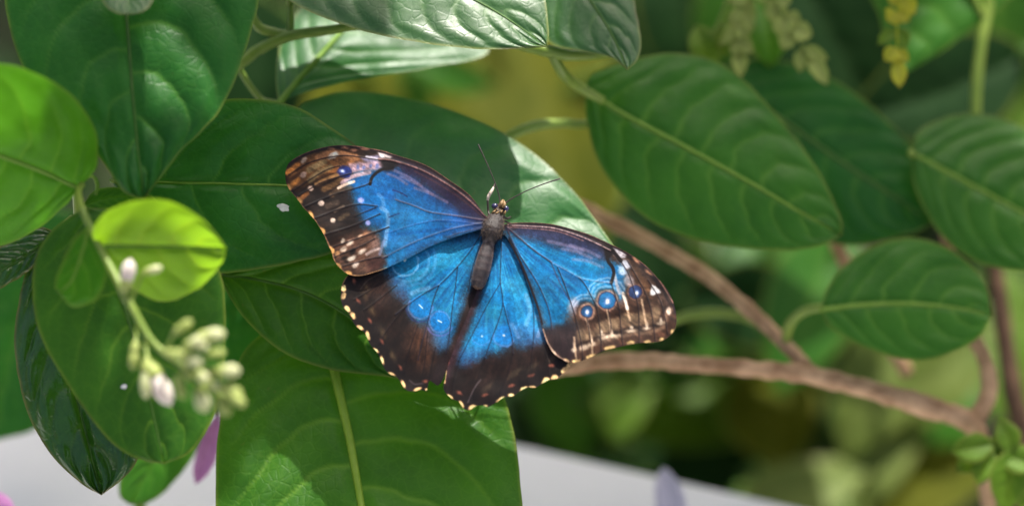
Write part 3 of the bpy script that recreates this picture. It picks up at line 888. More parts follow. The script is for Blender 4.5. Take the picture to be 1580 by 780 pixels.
def paint_rf(x, y, ol):
    pt = Paint(x, y, (70, 50, 38), 51)
    edge = poly_sd(ol, x, y)
    marg = [(1044, 491), (1042, 506), (1033, 518), (1008, 528), (979, 530), (952, 536), (923, 545), (892, 558), (870, 556)]
    dmg = line_d(marg, pt.x, pt.y)
    # bands parallel to the outer margin
    for a, b, col, al in ((2, 15, (84, 58, 44), .9), (13, 22, (132, 106, 86), .75), (19, 27, (50, 35, 28), .9), (27, 47, (114, 92, 72), .85), (46, 60, (56, 38, 28), .85), (58, 80, (104, 76, 58), .6)):
        pt.mix(al * sstep(a - 3, a + 3, dmg) * sstep(b + 3, b - 3, dmg), col)
    pt.poly([(985, 410), (1012, 436), (1030, 462), (1036, 490), (1020, 470), (1000, 440)], (76, 56, 48), 6, .8)
    pt.poly([(975, 412), (1000, 436), (1010, 465), (990, 440)], (116, 84, 60), 5, .8)
    # violet-brown costal field
    pt.poly([(775, 348), (820, 346), (860, 350), (900, 362), (935, 380), (938, 396), (905, 388), (860, 372), (820, 362), (785, 358)], (56, 46, 56), 5)
    blue = [(778, 358), (820, 366), (860, 377), (900, 388), (930, 398), (946, 404), (960, 408), (966, 428), (962, 446), (958, 462), (940, 470), (905, 468), (884, 474), (876, 492), (880, 506), (862, 506), (840, 508), (830, 478), (815, 438), (798, 400)]
    blue_fill(pt, blue, 7)
    pt.poly([(800, 350), (850, 356), (900, 368), (936, 390), (930, 404), (890, 392), (840, 376), (800, 364)], (52, 66, 104), 8, .65)
    for pts in ([(846, 372), (872, 378), (900, 386)], [(868, 384), (890, 388), (912, 398)], [(880, 378), (905, 386), (925, 396)], [(884, 400), (905, 402), (930, 412)]):
        pt.line(pts, (150, 138, 168), 1.5, 2.6, .5)
    pt.poly([(838, 506), (862, 502), (884, 498), (892, 530), (884, 556), (866, 552), (848, 536)], (46, 32, 36), 8, .9)
    # pale clouds and arcs round the eyespots
    for cx, cy, r in ((905.6, 480, 21), (905.6, 480, 26), (936.5, 462, 21), (936.5, 461, 26), (936.5, 460, 31)):
        pt.ring(cx, cy, r, 1.6, (168, 190, 214), .55, 185, 345)
    pt.disc(884, 472, 8, (192, 178, 186), 14, 10, 4, .6)
    pt.disc(952, 444, 4, (110, 166, 214), 18, -20, 4, .5)
    # brown ground below the eyespots
    for cx, cy, rx, ry, an in ((940, 480, 9, 5, 0), (972, 470, 9, 7, 20), (912, 503, 10, 6, 0), (1000, 476, 10, 6, 0), (1016, 468, 10, 8, 20)):
        pt.disc(cx, cy, rx, (76, 52, 40), ry, an, 3, .75)
    for cx, cy, rx, ry in ((894, 517, 5, 8), (905, 520, 7, 5), (930, 505, 9, 7), (946, 500, 8, 7), (970, 489, 10, 7), (991, 487, 9, 8), (1012, 480, 6, 9)):
        pt.disc(cx, cy, rx, (134, 112, 88), ry, 0, 3, .7)
    for cx, cy, rx, ry in ((902, 535, 8, 4), (934, 520, 10, 3.5), (950, 518, 7, 3)):
        pt.disc(cx, cy, rx, (206, 184, 160), ry, -12, 2.5, .85)
    # eyespots
    for cx, cy, ro, ri, cin, cring in ((905.6, 480.4, 13.5, 8.6, (48, 92, 130), (214, 170, 144)), (936.5, 462.7, 16.8, 12.8, (44, 118, 168), (206, 160, 136)), (980.6, 449.8, 13, 9.8, (50, 70, 112), (172, 130, 104))):
        pt.disc(cx, cy, ro + 2.6, (72, 52, 46), None, 0, 2, .6)
        pt.disc(cx, cy, ro, cring, None, 0, 2.0, .62); pt.disc(cx, cy, ri + 1.2, (60, 50, 70), None, 0, 1.0); pt.disc(cx, cy, ri, cin, None, 0, 1.2)
    for cx, cy, r in ((905.8, 481.8, 2.7), (937, 464.8, 3.6), (982.6, 452, 3.0)):
        pt.disc(cx, cy, r * 1.5, (130, 160, 215), r * 1.9, 0, 2, .7); pt.disc(cx, cy, r * .85, (246, 248, 255), r * 1.25, -10, 1.0)
    # white and lilac patches beyond the cell
    pt.poly([(942, 382), (952, 383), (966, 392), (964, 398), (952, 397), (945, 391)], (204, 196, 200), 2)
    pt.poly([(958, 401), (966, 402), (973, 410), (966, 414), (960, 409)], (198, 198, 206), 2.5, .9)
    pt.poly([(953, 410), (962, 411), (968, 420), (962, 425), (955, 420)], (178, 194, 212), 2.5, .9)
    pt.poly([(968, 422), (976, 428), (978, 438), (968, 440), (962, 432)], (196, 184, 186), 3, .6)
    pt.line([(961, 452), (965, 464), (968, 476)], (244, 226, 210), 1.6, 1.8, .95)
    pt.line([(948, 422), (952, 440), (956, 452)], (214, 196, 196), 1.6, 2.0, .7)
    pt.poly([(1006, 438), (1012, 441), (1019, 450), (1012, 453), (1004, 454)], (232, 228, 226), 1.6)
    pt.disc(1032, 479, 3.6, (238, 212, 190), 6, 0, 1.6); pt.disc(1018, 465, 2, (190, 160, 140), 4, -30, 2, .6)
    # cream darts between the veins
    for cx, cy, w, h in ((1019.6, 496, 6.2, 5), (998, 504, 6.6, 4.5), (974, 508, 8, 4.2), (943.5, 516, 6, 5), (913.5, 528, 5, 7), (885.5, 537, 4, 7), (928, 514, 4, 3)):
        pt.disc(cx, cy + 2, w, (226, 204, 178), h * .5, -6, 1.8, .75); pt.disc(cx, cy - 2, w * .35, (236, 216, 192), h, 0, 1.6, .8)
    for pts in ([(905, 490), (908, 505), (913, 524)], [(937, 478), (941, 498), (943, 512)], [(990, 462), (994, 484), (997, 500)], [(968, 478), (972, 494)], [(886, 520), (888, 545), (890, 556)], [(913, 528), (914, 546)]):
        pt.line(pts, (214, 182, 150), 1.0, 1.5, .75)
    # dark bar closing the cell
    pt.poly([(930, 378), (942, 380), (948, 388), (940, 398), (934, 396)], INK, 3, .95)
    pt.line([(937, 388), (938, 402), (945, 412), (947, 422), (943, 436)], INK, 2.2, 1.2, .95)
    pt.line([(942, 383), (950, 392), (958, 402)], INK, 2.4, 1.4, .95)
    # veins
    dk = (32, 24, 30)
    for pts in ([(860, 412), (870, 436), (882, 470), (889, 495), (897, 530), (899, 554)], [(893, 428), (902, 438), (914, 460), (921, 478), (926, 510), (928, 541)], [(943, 436), (950, 458), (955, 476), (958, 505), (961, 532)],
                [(958, 402), (972, 428), (984, 470), (986, 500), (986, 528)], [(968, 402), (990, 440), (1002, 468), (1008, 500), (1011, 526)], [(1000, 432), (1018, 462), (1026, 490), (1030, 516)],
                [(905, 489), (909, 510), (912, 530)], [(938, 476), (942, 498), (943, 512)]):
        pt.line(pts, dk, .9, 1.1, .85, 1.1)
    vn = (64, 50, 66)
    pt.line([(782, 350), (800, 366), (824, 386), (850, 404)], vn, 1.4, 1.1, .9, 1.6); pt.line([(850, 404), (880, 420), (900, 430), (942, 436)], (128, 146, 178), .8, 1.0, .8, 1.2)
    pt.line([(782, 352), (792, 375), (806, 400), (830, 438), (846, 476), (852, 508)], vn, .9, 1.1, .85, 1.3); pt.line([(850, 404), (862, 432), (878, 462)], (70, 80, 110), .7, 1.0, .8)
    pt.line([(784, 347), (820, 349), (855, 352), (892, 363), (922, 376), (942, 386)], (206, 172, 168), .9, 1.0, .95, 1.5)
    pt.line([(784, 350), (825, 352.5), (862, 357), (900, 371)], (150, 112, 110), .6, .9, .8)
    # costa
    pt.mix(.9 * sstep(4.2, 2.4, edge) * (x > 784) * (y < 500) * (dmg > 8), (36, 24, 28))
    pt.poly([(962, 393), (985, 408), (1004, 428), (1022, 452), (1034, 470), (1028, 450), (1008, 424), (985, 402)], (34, 24, 26), 3, .9)
    for cx, cy in ((981, 401), (1001, 419)):
        pt.disc(cx, cy, 7, (206, 152, 118), 2, 42, 1.6, .85)
    pt.line([(784, 344), (819, 342.5), (854, 345.5), (892, 355.5), (935, 372.5), (977, 394.5), (1013, 426.5), (1039, 467)], (186, 140, 118), .5, .9, .7)
    for cx, cy, rx, an in ((1038, 511, 4, -60), (1020.5, 523.5, 4, -20), (998.5, 526.5, 5, -5), (973.5, 528.5, 6, -5), (943, 535, 7, -14), (937, 537, 4, -14), (911, 549, 8, -26), (888, 556.5, 6, -8), (874, 556, 4, 20)):
        pt.disc(cx, cy, rx, (252, 214, 150), 2.6, an, 1.4, .95)
    pt.line([(838, 508), (846, 530), (860, 548), (876, 557)], (206, 172, 150), .8, 1.0, .85)
    pt.disc(853, 543, 3, (230, 200, 170), 4, -30, 2, .8)
    return pt


def wing_material():
    m, nt, N, L, bs, out = new_mat('butterfly_wing_scales')
    a = N.new('ShaderNodeAttribute'); a.attribute_name = 'pattern'
    g = ramp(nt, noise_node(nt, 4200, 2, 0.7), 0.3, 0.7)
    dark = N.new('ShaderNodeMix'); dark.data_type = 'RGBA'; dark.blend_type = 'MULTIPLY'
    dark.inputs[0].default_value = 1.0
    L.new(a.outputs['Color'], dark.inputs[6])
    L.new(mixc(nt, g, (0.80, 0.80, 0.82), (1.08, 1.08, 1.06)), dark.inputs[7])
    L.new(dark.outputs[2], bs.inputs['Base Color'])
    bs.inputs['Roughness'].default_value = 0.48
    bs.inputs['Specular IOR Level'].default_value = 0.22
    bp = N.new('ShaderNodeBump'); bp.inputs['Strength'].default_value = 0.35; bp.inputs['Distance'].default_value = 0.0001
    L.new(noise_node(nt, 3500, 2, 0.7), bp.inputs['Height'])
    L.new(bp.outputs['Normal'], bs.inputs['Normal'])
    tr = N.new('ShaderNodeBsdfTranslucent')
    L.new(a.outputs['Color'], tr.inputs['Color'])
    mx = N.new('ShaderNodeMixShader'); mx.inputs[0].default_value = 0.12
    L.new(bs.outputs[0], mx.inputs[1]); L.new(tr.outputs[0], mx.inputs[2])
    L.new(mx.outputs[0], out.inputs['Surface'])
    return m


def butterfly():
    bpos = P(752, 372, 0)
    b = empty('butterfly', bpos, 'blue butterfly with brown spotted wing borders resting spread on leaves', 'butterfly')
    WM = wing_material()
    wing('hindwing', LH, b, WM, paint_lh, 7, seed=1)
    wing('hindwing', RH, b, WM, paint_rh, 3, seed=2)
    wing('forewing', LF, b, WM, paint_lf, -3, seed=3)
    wing('forewing', RF, b, WM, paint_rf, -3, seed=4)
    # body: one continuous surface from head to abdomen tip
    ax = catmull([(774, 312, -6), (771, 323, -8), (766, 336, -14), (760, 353, -17), (755, 370, -14), (750, 390, -13), (744, 414, -12), (738, 436, -9), (735, 446, -6)], 9)
    n = len(ax); seg = 28
    u = np.linspace(0, 1, n)
    key = [0, .06, .13, .18, .24, .34, .44, .50, .54, .64, .76, .88, .96, 1]
    rad = [1.5, 6, 8, 6, 12, 16.5, 15, 10, 9, 12, 13.2, 11.2, 7.5, 1.5]
    r = np.interp(u, key, rad)
    tx = np.gradient(ax[:, 0]); ty = np.gradient(ax[:, 1]); tl = np.hypot(tx, ty)
    nx, ny = -ty / tl, tx / tl
    th = np.linspace(0, 2 * math.pi, seg, endpoint=False)
    X = ax[:, 0, None] + nx[:, None] * np.cos(th) * r[:, None]
    Y = ax[:, 1, None] + ny[:, None] * np.cos(th) * r[:, None]
    segm = 0.18 * np.cos(u * 118) * (u > 0.54) + 1.6 * (fbm(u * 40, u * 0, 4) - .5) * (u < .5)
    base_d = -0.25 * (ax[:, 1] - 400)
    Z = (base_d + ax[:, 2])[:, None] + np.sin(th) * (r * 0.85 + segm)[:, None]
    v = P(X.ravel(), Y.ravel(), Z.ravel())
    f = [tuple(q) for q in grid_faces(n, seg, True)] + [tuple(range(seg - 1, -1, -1)), tuple(range((n - 1) * seg, n * seg))]
    cu = np.repeat(u, seg); ct = np.tile(np.sin(th), n)
    col = np.tile(np.array([50., 36., 33.]), (len(cu), 1))
    nz = fbm(X.ravel() / 3, Y.ravel() / 3, 9)
    def mixm(a, c):
        nonlocal col
        col = col * (1 - a[:, None]) + np.array(c, float) * a[:, None]
    mixm(sstep(.5, .56, cu), (52, 38, 42))
    mixm(.75 * sstep(.62, .95, np.abs(np.tile(np.cos(th), n))) * sstep(.5, .58, cu), (128, 100, 88))
    mixm(.35 * sstep(.7, .95, np.abs(np.tile(np.cos(th), n))) * sstep(.5, .4, cu), (104, 88, 80))
    mixm(sstep(.02, .0, np.abs(cu - .49 - .05 * np.abs(np.tile(np.cos(th), n))) - .014) * .75, (150, 132, 122))
    mixm(sstep(.9, .97, cu), (150, 112, 84))
    mixm(sstep(.2, .1, cu) * (nz > .5), (176, 128, 62))
    mixm(.55 * sstep(.55, .75, nz), (28, 22, 24))
    mixm(.4 * (np.cos(cu * 118) > .75) * (cu > .6) * (cu < .95), (120, 96, 90))
    mixm(.7 * sstep(-.1, -.0, np.abs(ct) - .28) * 0, (0, 0, 0))
    c = col / 255
    lin = 0.6 * np.where(c <= 0.04045, c / 12.92, ((c + 0.055) / 1.055) ** 2.4)
    m, nt, N, L, bs, out = new_mat('butterfly_body_fuzz')
    a = N.new('ShaderNodeAttribute'); a.attribute_name = 'pattern'
    L.new(a.outputs['Color'], bs.inputs['Base Color'])
    bs.inputs['Roughness'].default_value = 0.42
    bs.inputs['Sheen Weight'].default_value = 0.08
    bp = N.new('ShaderNodeBump'); bp.inputs['Strength'].default_value = 0.8; bp.inputs['Distance'].default_value = 0.0003
    L.new(noise_node(nt, 2600, 4, 0.7), bp.inputs['Height']); L.new(bp.outputs['Normal'], bs.inputs['Normal'])
    build('body', v, f, m, b, color=lin)
    # short hairs on thorax and head and along the wing roots
    hair = plain_mat('butterfly_hair', (0.035, 0.022, 0.016), (0.12, 0.078, 0.052), 0.6, 2500)
    hv, hf = [], []
    for i in range(1900):
        k = random.uniform(0.05, 0.52) if i < 1300 else random.uniform(.5, .98)
        j = int(k * (n - 1)); t = random.uniform(math.pi, 2 * math.pi)
        rr = r[j]
        o0 = np.array([ax[j, 0] + nx[j] * math.cos(t) * rr, ax[j, 1] + ny[j] * math.cos(t) * rr, base_d[j] + ax[j, 2] + math.sin(t) * rr * .85])
        ln = random.uniform(3, 6.5) * (1 if k < .5 else .5)
        d = np.array([nx[j] * math.cos(t), ny[j] * math.cos(t), math.sin(t) * .7]) * .6 + np.array([-tx[j], -ty[j], 0]) / tl[j] * random.uniform(-1.1, .3)
        tp = o0 + d * ln
        w = np.array([random.uniform(-1, 1), random.uniform(-1, 1), random.uniform(-1, 1)]); w *= .38 / np.linalg.norm(w)
        s = len(hv)
        hv += [o0 - w, o0 + w, tp]; hf.append((s, s + 1, s + 2))
    hv = np.array(hv)
    o = build('body_hair', P(hv[:, 0], hv[:, 1], hv[:, 2]), hf, hair, b, smooth=False)
    o['kind'] = 'stuff'
    eye = plain_mat('butterfly_eye', (0.015, 0.014, 0.05), (0.04, 0.035, 0.10), 0.18, 1200, spec=0.7)
    gold = plain_mat('butterfly_palp', (0.13, 0.07, 0.025), (0.34, 0.22, 0.10), 0.5, 1500)
    dark = plain_mat('butterfly_leg_dark', (0.02, 0.014, 0.012), (0.05, 0.035, 0.03), 0.45, 900)
    pale = plain_mat('butterfly_leg_pale', (0.45, 0.36, 0.28), (0.66, 0.56, 0.46), 0.45, 900)

    def ball(name, cx, cy, cz, rx, ry, rz, mat):
        a_, b_ = np.meshgrid(np.linspace(0, math.pi, 11), np.linspace(0, 2 * math.pi, 18, endpoint=False), indexing='ij')
        vv = P((cx + rx * np.sin(a_) * np.cos(b_)).ravel(), (cy + ry * np.cos(a_)).ravel(), (cz + rz * np.sin(a_) * np.sin(b_)).ravel())
        return build(name, vv, grid_faces(11, 18, True), mat, b)
    z = lambda yy: -0.25 * (yy - 400)
    ball('eye', 763.5, 318, z(318) - 9, 5.2, 4.8, 5, eye)
    ball('eye', 780.5, 322, z(322) - 9, 5.0, 5.2, 5, eye)
    stem('palp', [(772, 318, z(318) - 14), (774, 313, z(313) - 15), (776, 308, z(308) - 12)], (2.6, 3.0, 1.0), gold, b, 8, 5)
    stem('palp', [(776, 320, z(320) - 14), (778.5, 315, z(315) - 15), (777.5, 309, z(309) - 12)], (2.2, 2.6, 1.0), gold, b, 8, 5)
    for (x0, y0), (x1, y1) in (((759, 329), (765, 324)), ((763, 331), (770, 326)), ((778, 331), (780, 325)), ((772, 329), (775, 324))):
        stem('collar_tuft', [(x0, y0, z(y0) - 15), ((x0 + x1) / 2, (y0 + y1) / 2, z(y0) - 18), (x1, y1, z(y1) - 15)], (1.2, 1.8, .6), gold, b, 7, 4)
    for pts in ([(771.5, 313, z(313) - 12), (770.5, 304, z(304) - 12), (765, 285, z(285) - 14), (754, 258, z(258) - 16), (743, 234, z(234) - 16), (738, 223, z(223) - 15)],
                [(780, 313, z(313) - 12), (790, 306, z(306) - 13), (812, 294.5, z(294) - 16), (838, 284, z(284) - 18), (864, 275.5, z(275) - 18)]):
        stem('antenna', pts, (1.3, 1.0, .85, .8, .85, 1.05, 1.1), dark, b, 8, 12)
    l = stem('leg', [(757, 336, z(336) - 2), (753.5, 326, z(326) + 6), (752.5, 309, z(309) + 2)], (1.8, 1.7, 1.7), dark, b, 8, 6)
    stem('leg_tip', [(752.5, 309, z(309) + 2), (754, 302, z(302)), (759, 294, z(294)), (762, 287.5, z(287) + 3)], (1.9, 2.7, 2.4, 1.5), pale, l, 8, 6)
    stem('leg_foot', [(761.5, 289, z(289) + 2), (762.5, 286, z(286) + 5), (764, 283, z(283) + 10)], (1.9, 1.6, 1.0), dark, l, 8, 4)
    stem('leg', [(776, 333, z(333) - 4), (782, 337, z(337) + 3), (788, 334.5, z(334) + 14)], (2.0, 2.2, 1.4), dark, b, 8, 5)
    stem('leg', [(775, 340, z(340)), (783, 343, z(343) + 8), (790, 345, z(345) + 26)], (1.6, 1.6, 1.2), dark, b, 8, 5)
    stem('leg', [(752, 360, z(360) + 4), (735, 372, z(372) + 24), (722, 382, z(382) + 48)], (1.6, 1.5, 1.1), dark, b, 8, 5)


butterfly()
dropm = plain_mat('bird_dropping', (0.62, 0.62, 0.58), (0.78, 0.76, 0.72), 0.7, 900)


def speck(cx, cy, D, rx, ry, name, label, seed, parent=None):
    a_, b_ = np.meshgrid(np.linspace(0, math.pi, 9), np.linspace(0, 2 * math.pi, 36, endpoint=False), indexing='ij')
    k = 0.8 + .9 * (fbm(np.cos(b_) * 1.6 + seed, np.sin(b_) * 1.6, seed) - .4)
    X = cx + rx * k * np.sin(a_) * np.cos(b_); Y = cy + ry * k * np.sin(a_) * np.sin(b_); Z = D + 1.6 * np.cos(a_)
    o = build(name, P(X.ravel(), Y.ravel(), Z.ravel()), grid_faces(9, 36, True), dropm, parent)
    if parent is None:
        o['label'] = label; o['category'] = 'speck'
    return o


# ------------------------------------------------------------------ flowering shrub on the left
fb = P(60, 420, 60)
flow = empty('flowering_shrub', (float(fb[0]), float(fb[1]), 0), 'flowering shrub at the left with pale buds and bright young leaves', 'shrub')
leaf('leaf', flow, M['vivid'], [(122, 290), (60, 262), (0, 240), (-70, 214), (-150, 190)], [(102, 315), (60, 352), (0, 379), (-60, 372), (-120, 300)],
     [(146, 262), (151, 235), (146, 196), (110, 146), (60, 115), (0, 98), (-80, 110)], -180, gx=0.05, gy=0.60, fold=0.05, q=4, nveins=6, nu=100, nv=30, midrib=VEIN_PALE, mr=(3.5, 2), seed=4,
     label='green leaf cut by the left edge with a sunlit patch')
leaf('leaf', flow, M['young'], [(150, 378), (200, 379), (260, 380), (310, 381), (351, 383)], [(143, 356), (165, 325), (215, 308), (265, 311), (315, 340)],
     [(165, 408), (205, 445), (250, 465), (300, 449), (338, 412)], -232, gx=0.05, gy=0.62, fold=-0.03, q=2.5, wav=2, nveins=5, nu=90, nv=26, midrib=VEIN_DARK, mr=(2.2, 1.0), seed=6, wl=2.2,
     label='bright yellow-green young leaf lit through from behind')
leaf('leaf', flow, M['vivid'], [(138, 346), (128, 385), (112, 430), (92, 452)], [(112, 372), (92, 415), (84, 440)], [(162, 380), (164, 425), (148, 462), (112, 473)],
     -230, gx=-0.1, gy=0.15, fold=0.25, q=2, nveins=4, nu=60, nv=18, seed=7, wl=1.6, midrib=VEIN_PALE, mr=(2, 1), label='small rounded green leaf beside the bright young leaf')
leaf('leaf', flow, M['warm'], [(130, 320), (165, 400), (200, 500), (230, 610), (253, 715)], [(85, 350), (58, 390), (50, 450), (66, 525), (112, 605), (170, 680), (215, 708)],
     [(200, 325), (280, 360), (335, 410), (348, 480), (345, 570), (328, 645), (295, 695)], -120, gx=0.05, gy=-0.05, fold=0.06, q=4, nveins=6, nu=130, nv=38, midrib=VEIN_DARK, mr=(3, 1), seed=8, wl=1.8,
     label='large oval green leaf hanging behind the flower buds')
leaf('leaf', flow, M['wet'], [(70, 380), (90, 480), (112, 590), (138, 690), (156, 763)], [(45, 405), (30, 455), (22, 540), (42, 635), (80, 702), (125, 745)],
     [(150, 420), (215, 540), (235, 640), (210, 712), (185, 742)], 25, gx=-0.12, gy=-0.10, fold=-0.10, q=11, nveins=6, nu=110, nv=34, midrib=VEIN_DARK, mr=(2.5, 1), seed=10, wl=1.8, wav=10, edge_wave=4,
     label='dark glossy puckered leaf with brownish rim at lower left')
leaf('leaf', flow, M['wet'], [(90, 360), (40, 395), (-10, 425), (-60, 470)], [(70, 395), (35, 425), (-10, 450)], [(60, 350), (20, 370), (-30, 400)], 30, gy=-0.1, q=5, nu=50, nv=16, seed=12,
     label='dark leaf corner under the left edge leaf')
leaf('leaf', flow, M['mid'], [(320, 560), (285, 640), (240, 710), (200, 778)], [(330, 610), (318, 665), (280, 730), (235, 772)], [(280, 580), (220, 640), (188, 720), (184, 762)],
     330, gy=-0.1, q=3, nu=60, nv=18, seed=13, label='blurred green leaf over the white table')
leaf('leaf', flow, M['deep'], [(140, 330), (60, 420), (20, 540), (-10, 680)], [(30, 330), (-60, 450), (-80, 600)], [(150, 420), (110, 560), (62, 655)],
     560, gy=-0.1, q=3, nu=60, nv=18, seed=15, label='dark blurred leaf behind the glossy puckered leaf')
leaf('leaf', flow, M['mid'], [(125, 318), (165, 306), (205, 303), (245, 312)], [(150, 292), (195, 290), (230, 300)], [(150, 335), (195, 330), (230, 325)], -40, gy=-0.2, q=2, nu=40, nv=14, seed=16)
stem('stem', [(225, 1600, 430), (222, 1000, 425), (215, 760, 420), (212, 650, 400), (185, 500, 300), (130, 400, 90), (118, 300, -60), (126, 285, -150)], (12, 11, 9, 8, 7, 6, 5), STEM_GREEN, flow, knots=0.15)
stem('stem', [(126, 285, -156), (121, 298, -188), (128, 325, -222), (140, 352, -232), (158, 388, -249), (180, 430, -276), (196, 462, -293)], (4, 5, 5, 5, 5, 5.5, 6), STEM_GREEN, flow)
stem('petiole', [(150, 440, 160), (120, 380, 10), (130, 320, -118)], (4, 4, 4), STEM_GREEN, flow)
stem('petiole', [(140, 420, 120), (90, 400, 40), (70, 380, 28)], (4, 4, 3), STEM_GREEN, flow)
stem('petiole', [(110, 335, 0), (100, 345, 20), (90, 360, 30)], (4, 4, 3), STEM_GREEN, flow)
stem('petiole', [(185, 500, 300), (250, 510, 330), (320, 560, 335)], (4, 4, 3), STEM_GREEN, flow)
stem('petiole', [(95, 400, 42), (120, 360, 300), (140, 330, 560)], (4, 4, 3), STEM_GREEN, flow)
stem('tendril', [(116, 292, -120), (126, 276, -110), (143, 272, -100), (150, 285, -95), (148, 300, -90)], (2.4, 2.4, 2.4, 3.2, 2.2), VEIN_PALE, flow)
# flower head
stem('peduncle', [(180, 430, -276), (200, 466, -293), (218, 500, -301), (238, 530, -310), (275, 560, -318), (312, 590, -323), (345, 615, -326)], (5, 5.5, 5.5, 5, 4.5, 4, 3), STEM_GREEN, flow)
budm = {'w': plain_mat('bud_white_pink', (0.84, 0.74, 0.66), (0.88, 0.84, 0.76), 0.5, 500, trans=(0.75, 0.55, 0.5), tfac=0.3),
        'g': plain_mat('bud_green', (0.34, 0.42, 0.10), (0.46, 0.52, 0.16), 0.5, 500, trans=(0.45, 0.52, 0.1), tfac=0.3),
        'c': plain_mat('bud_cream', (0.56, 0.62, 0.28), (0.70, 0.70, 0.42), 0.5, 500, trans=(0.6, 0.6, 0.25), tfac=0.3)}


def bud(cx, cy, D, ln, w, ang, kind, frm):
    ln *= 1.02; w *= 0.66
    a = math.radians(ang)
    d = np.array([math.cos(a), math.sin(a), -0.15]); d /= np.linalg.norm(d)
    c = np.array([cx, cy, D])
    t = np.linspace(0, 1, 12)
    prof = np.interp(t, [0, .1, .35, .6, .8, .93, 1], [.32, .55, .8, 1.0, .86, .5, .05]) * w / 2
    pth = c + d * (t[:, None] - .5) * ln
    v, f = tube_geo(P(pth[:, 0], pth[:, 1], pth[:, 2]), prof * MMPX, 12)
    o = build('bud', v, f, budm[kind], flow)
    ct = np.linspace(-.08, .34, 6)
    cp = c + d * (ct[:, None] - .5) * ln
    v, f = tube_geo(P(cp[:, 0], cp[:, 1], cp[:, 2]), np.array([.18, .5, .75, .9, .98, 1.02]) * w / 2 * .9 * MMPX, 12)
    build('calyx', v, f, budm['g'], o)
    s = c - d * ln * .52
    stem('pedicel', [frm, tuple((np.array(frm) + s) / 2 + np.array([0, 2, 3])), tuple(s)], (2.6, 2.2, 2.4), STEM_GREEN, flow, 8, 6)


bud(197, 424, -301, 50, 34, -80, 'w', (196, 462, -293)); bud(236, 416, -298, 30, 20, -15, 'c', (200, 466, -293))
bud(207, 549, -315, 44, 24, 96, 'g', (212, 495, -301)); bud(246, 592, -326, 74, 44, 62, 'w', (226, 515, -304)); bud(226, 584, -326, 62, 30, 92, 'c', (222, 510, -303))
for args in ((283, 504, 34, 24, -35, 'g'), (326, 517, 44, 32, -8, 'c'), (300, 528, 34, 26, -25, 'c'), (309, 534, 26, 22, 10, 'c'), (270, 545, 34, 22, 5, 'g'), (297, 556, 32, 28, 20, 'c'),
             (352, 572, 38, 32, -2, 'c'), (312, 616, 40, 38, 70, 'c'), (356, 604, 40, 36, 25, 'g'), (330, 575, 30, 26, 10, 'g'), (346, 628, 30, 28, 60, 'g'), (312, 580, 26, 24, 40, 'c'), (368, 618, 26, 24, 30, 'g'),
             (278, 598, 36, 24, 75, 'g'), (332, 594, 24, 22, 20, 'c'), (290, 575, 26, 22, 60, 'g'), (335, 545, 26, 22, -10, 'g')):
    cx, cy, ln, w, an, k = args
    t = np.clip(((cx - 238) * .8 + (cy - 530) * .6) / 150, 0.05, .8)
    bud(cx, cy, -385 - random.uniform(0, 30), ln, w, an, k, (238 + 108 * t, 530 + 85 * t, -310 - 30 * t))
speck(437, 320, 28, 11, 6, 'bird_dropping', 'small white dropping on the dark leaf left of the butterfly', 3)
speck(189, 595, -124, 8, 7, 'bird_dropping', 'small white dropping on the large oval leaf at left', 5)

# ------------------------------------------------------------------ branch hanging in from above
ob = P(600, -900, 300)
over = empty('overhanging_branch', ob, 'leafy branch hanging in along the top with glossy leaves', 'branch')
leaf('leaf', over, M['deep'], [(178, -110), (190, -30), (198, 60), (205, 150), (214, 240), (223, 307)], [(60, -90), (10, -20), (18, 55), (45, 120), (105, 182), (155, 245), (190, 295)],
     [(300, -110), (392, -40), (388, 50), (340, 168), (280, 232), (242, 282)], -105, gx=0.02, gy=-0.20, fold=0.10, arch=12, q=8, nveins=6, bend=0.42, nu=130, nv=38, midrib=VEIN_DARK, mr=(3.5, 1.0), seed=17, wl=2.2,
     label='big dark green pointed leaf hanging at top left')
leaf('leaf', over, M['gloss'], [(185, -70), (192, -40), (198, 0), (203, 23)], [(150, -40), (158, 2), (178, 20)], [(240, -40), (236, 0), (220, 19)], -150, gy=-0.7, q=2, nu=50, nv=16, seed=18,
     label='pale leaf tip poking in at the top left')
leaf('leaf', over, M['gloss'], [(420, -150), (540, -90), (660, -35), (760, 15), (845, 72)], [(400, -60), (450, 3), (550, 45), (650, 66), (740, 76), (800, 75)], [(560, -170), (700, -150), (800, -90), (838, -10), (846, 45)],
     90, gx=0.05, gy=-0.52, fold=0.05, arch=8, q=3.5, nveins=9, bend=0.26, nu=140, nv=40, midrib=VEIN_DARK, mr=(3, 1), seed=19, wl=1.8,
     label='shiny quilted green leaf along the top above the butterfly')
leaf('leaf', over, M['gloss'], [(800, -130), (860, -60), (910, 0), (945, 55), (968, 108)], [(790, -60), (828, 10), (846, 64), (890, 78), (940, 88)], [(900, -120), (965, -40), (982, 20), (990, 66), (984, 92)],
     150, gx=0.0, gy=-0.42, fold=0.10, q=3, nveins=7, nu=100, nv=30, midrib=VEIN_DARK, mr=(3, 1), seed=20, wl=1.8, label='green leaf tip at the top right of the shiny leaf')
leaf('leaf', over, M['sheen'], [(430, 160), (465, 118), (500, 80), (540, 35), (590, -20)], [(425, 120), (428, 88), (440, 50), (480, 0)], [(480, 140), (560, 122), (660, 105), (748, 86), (740, 60), (660, 10)],
     235, gx=0.05, gy=-0.72, fold=0.10, q=3, nveins=6, nu=110, nv=34, midrib=VEIN_PALE, mr=(6, 3), seed=21, wl=2.2, wav=12, label='pale shining leaf behind the twig at the top')
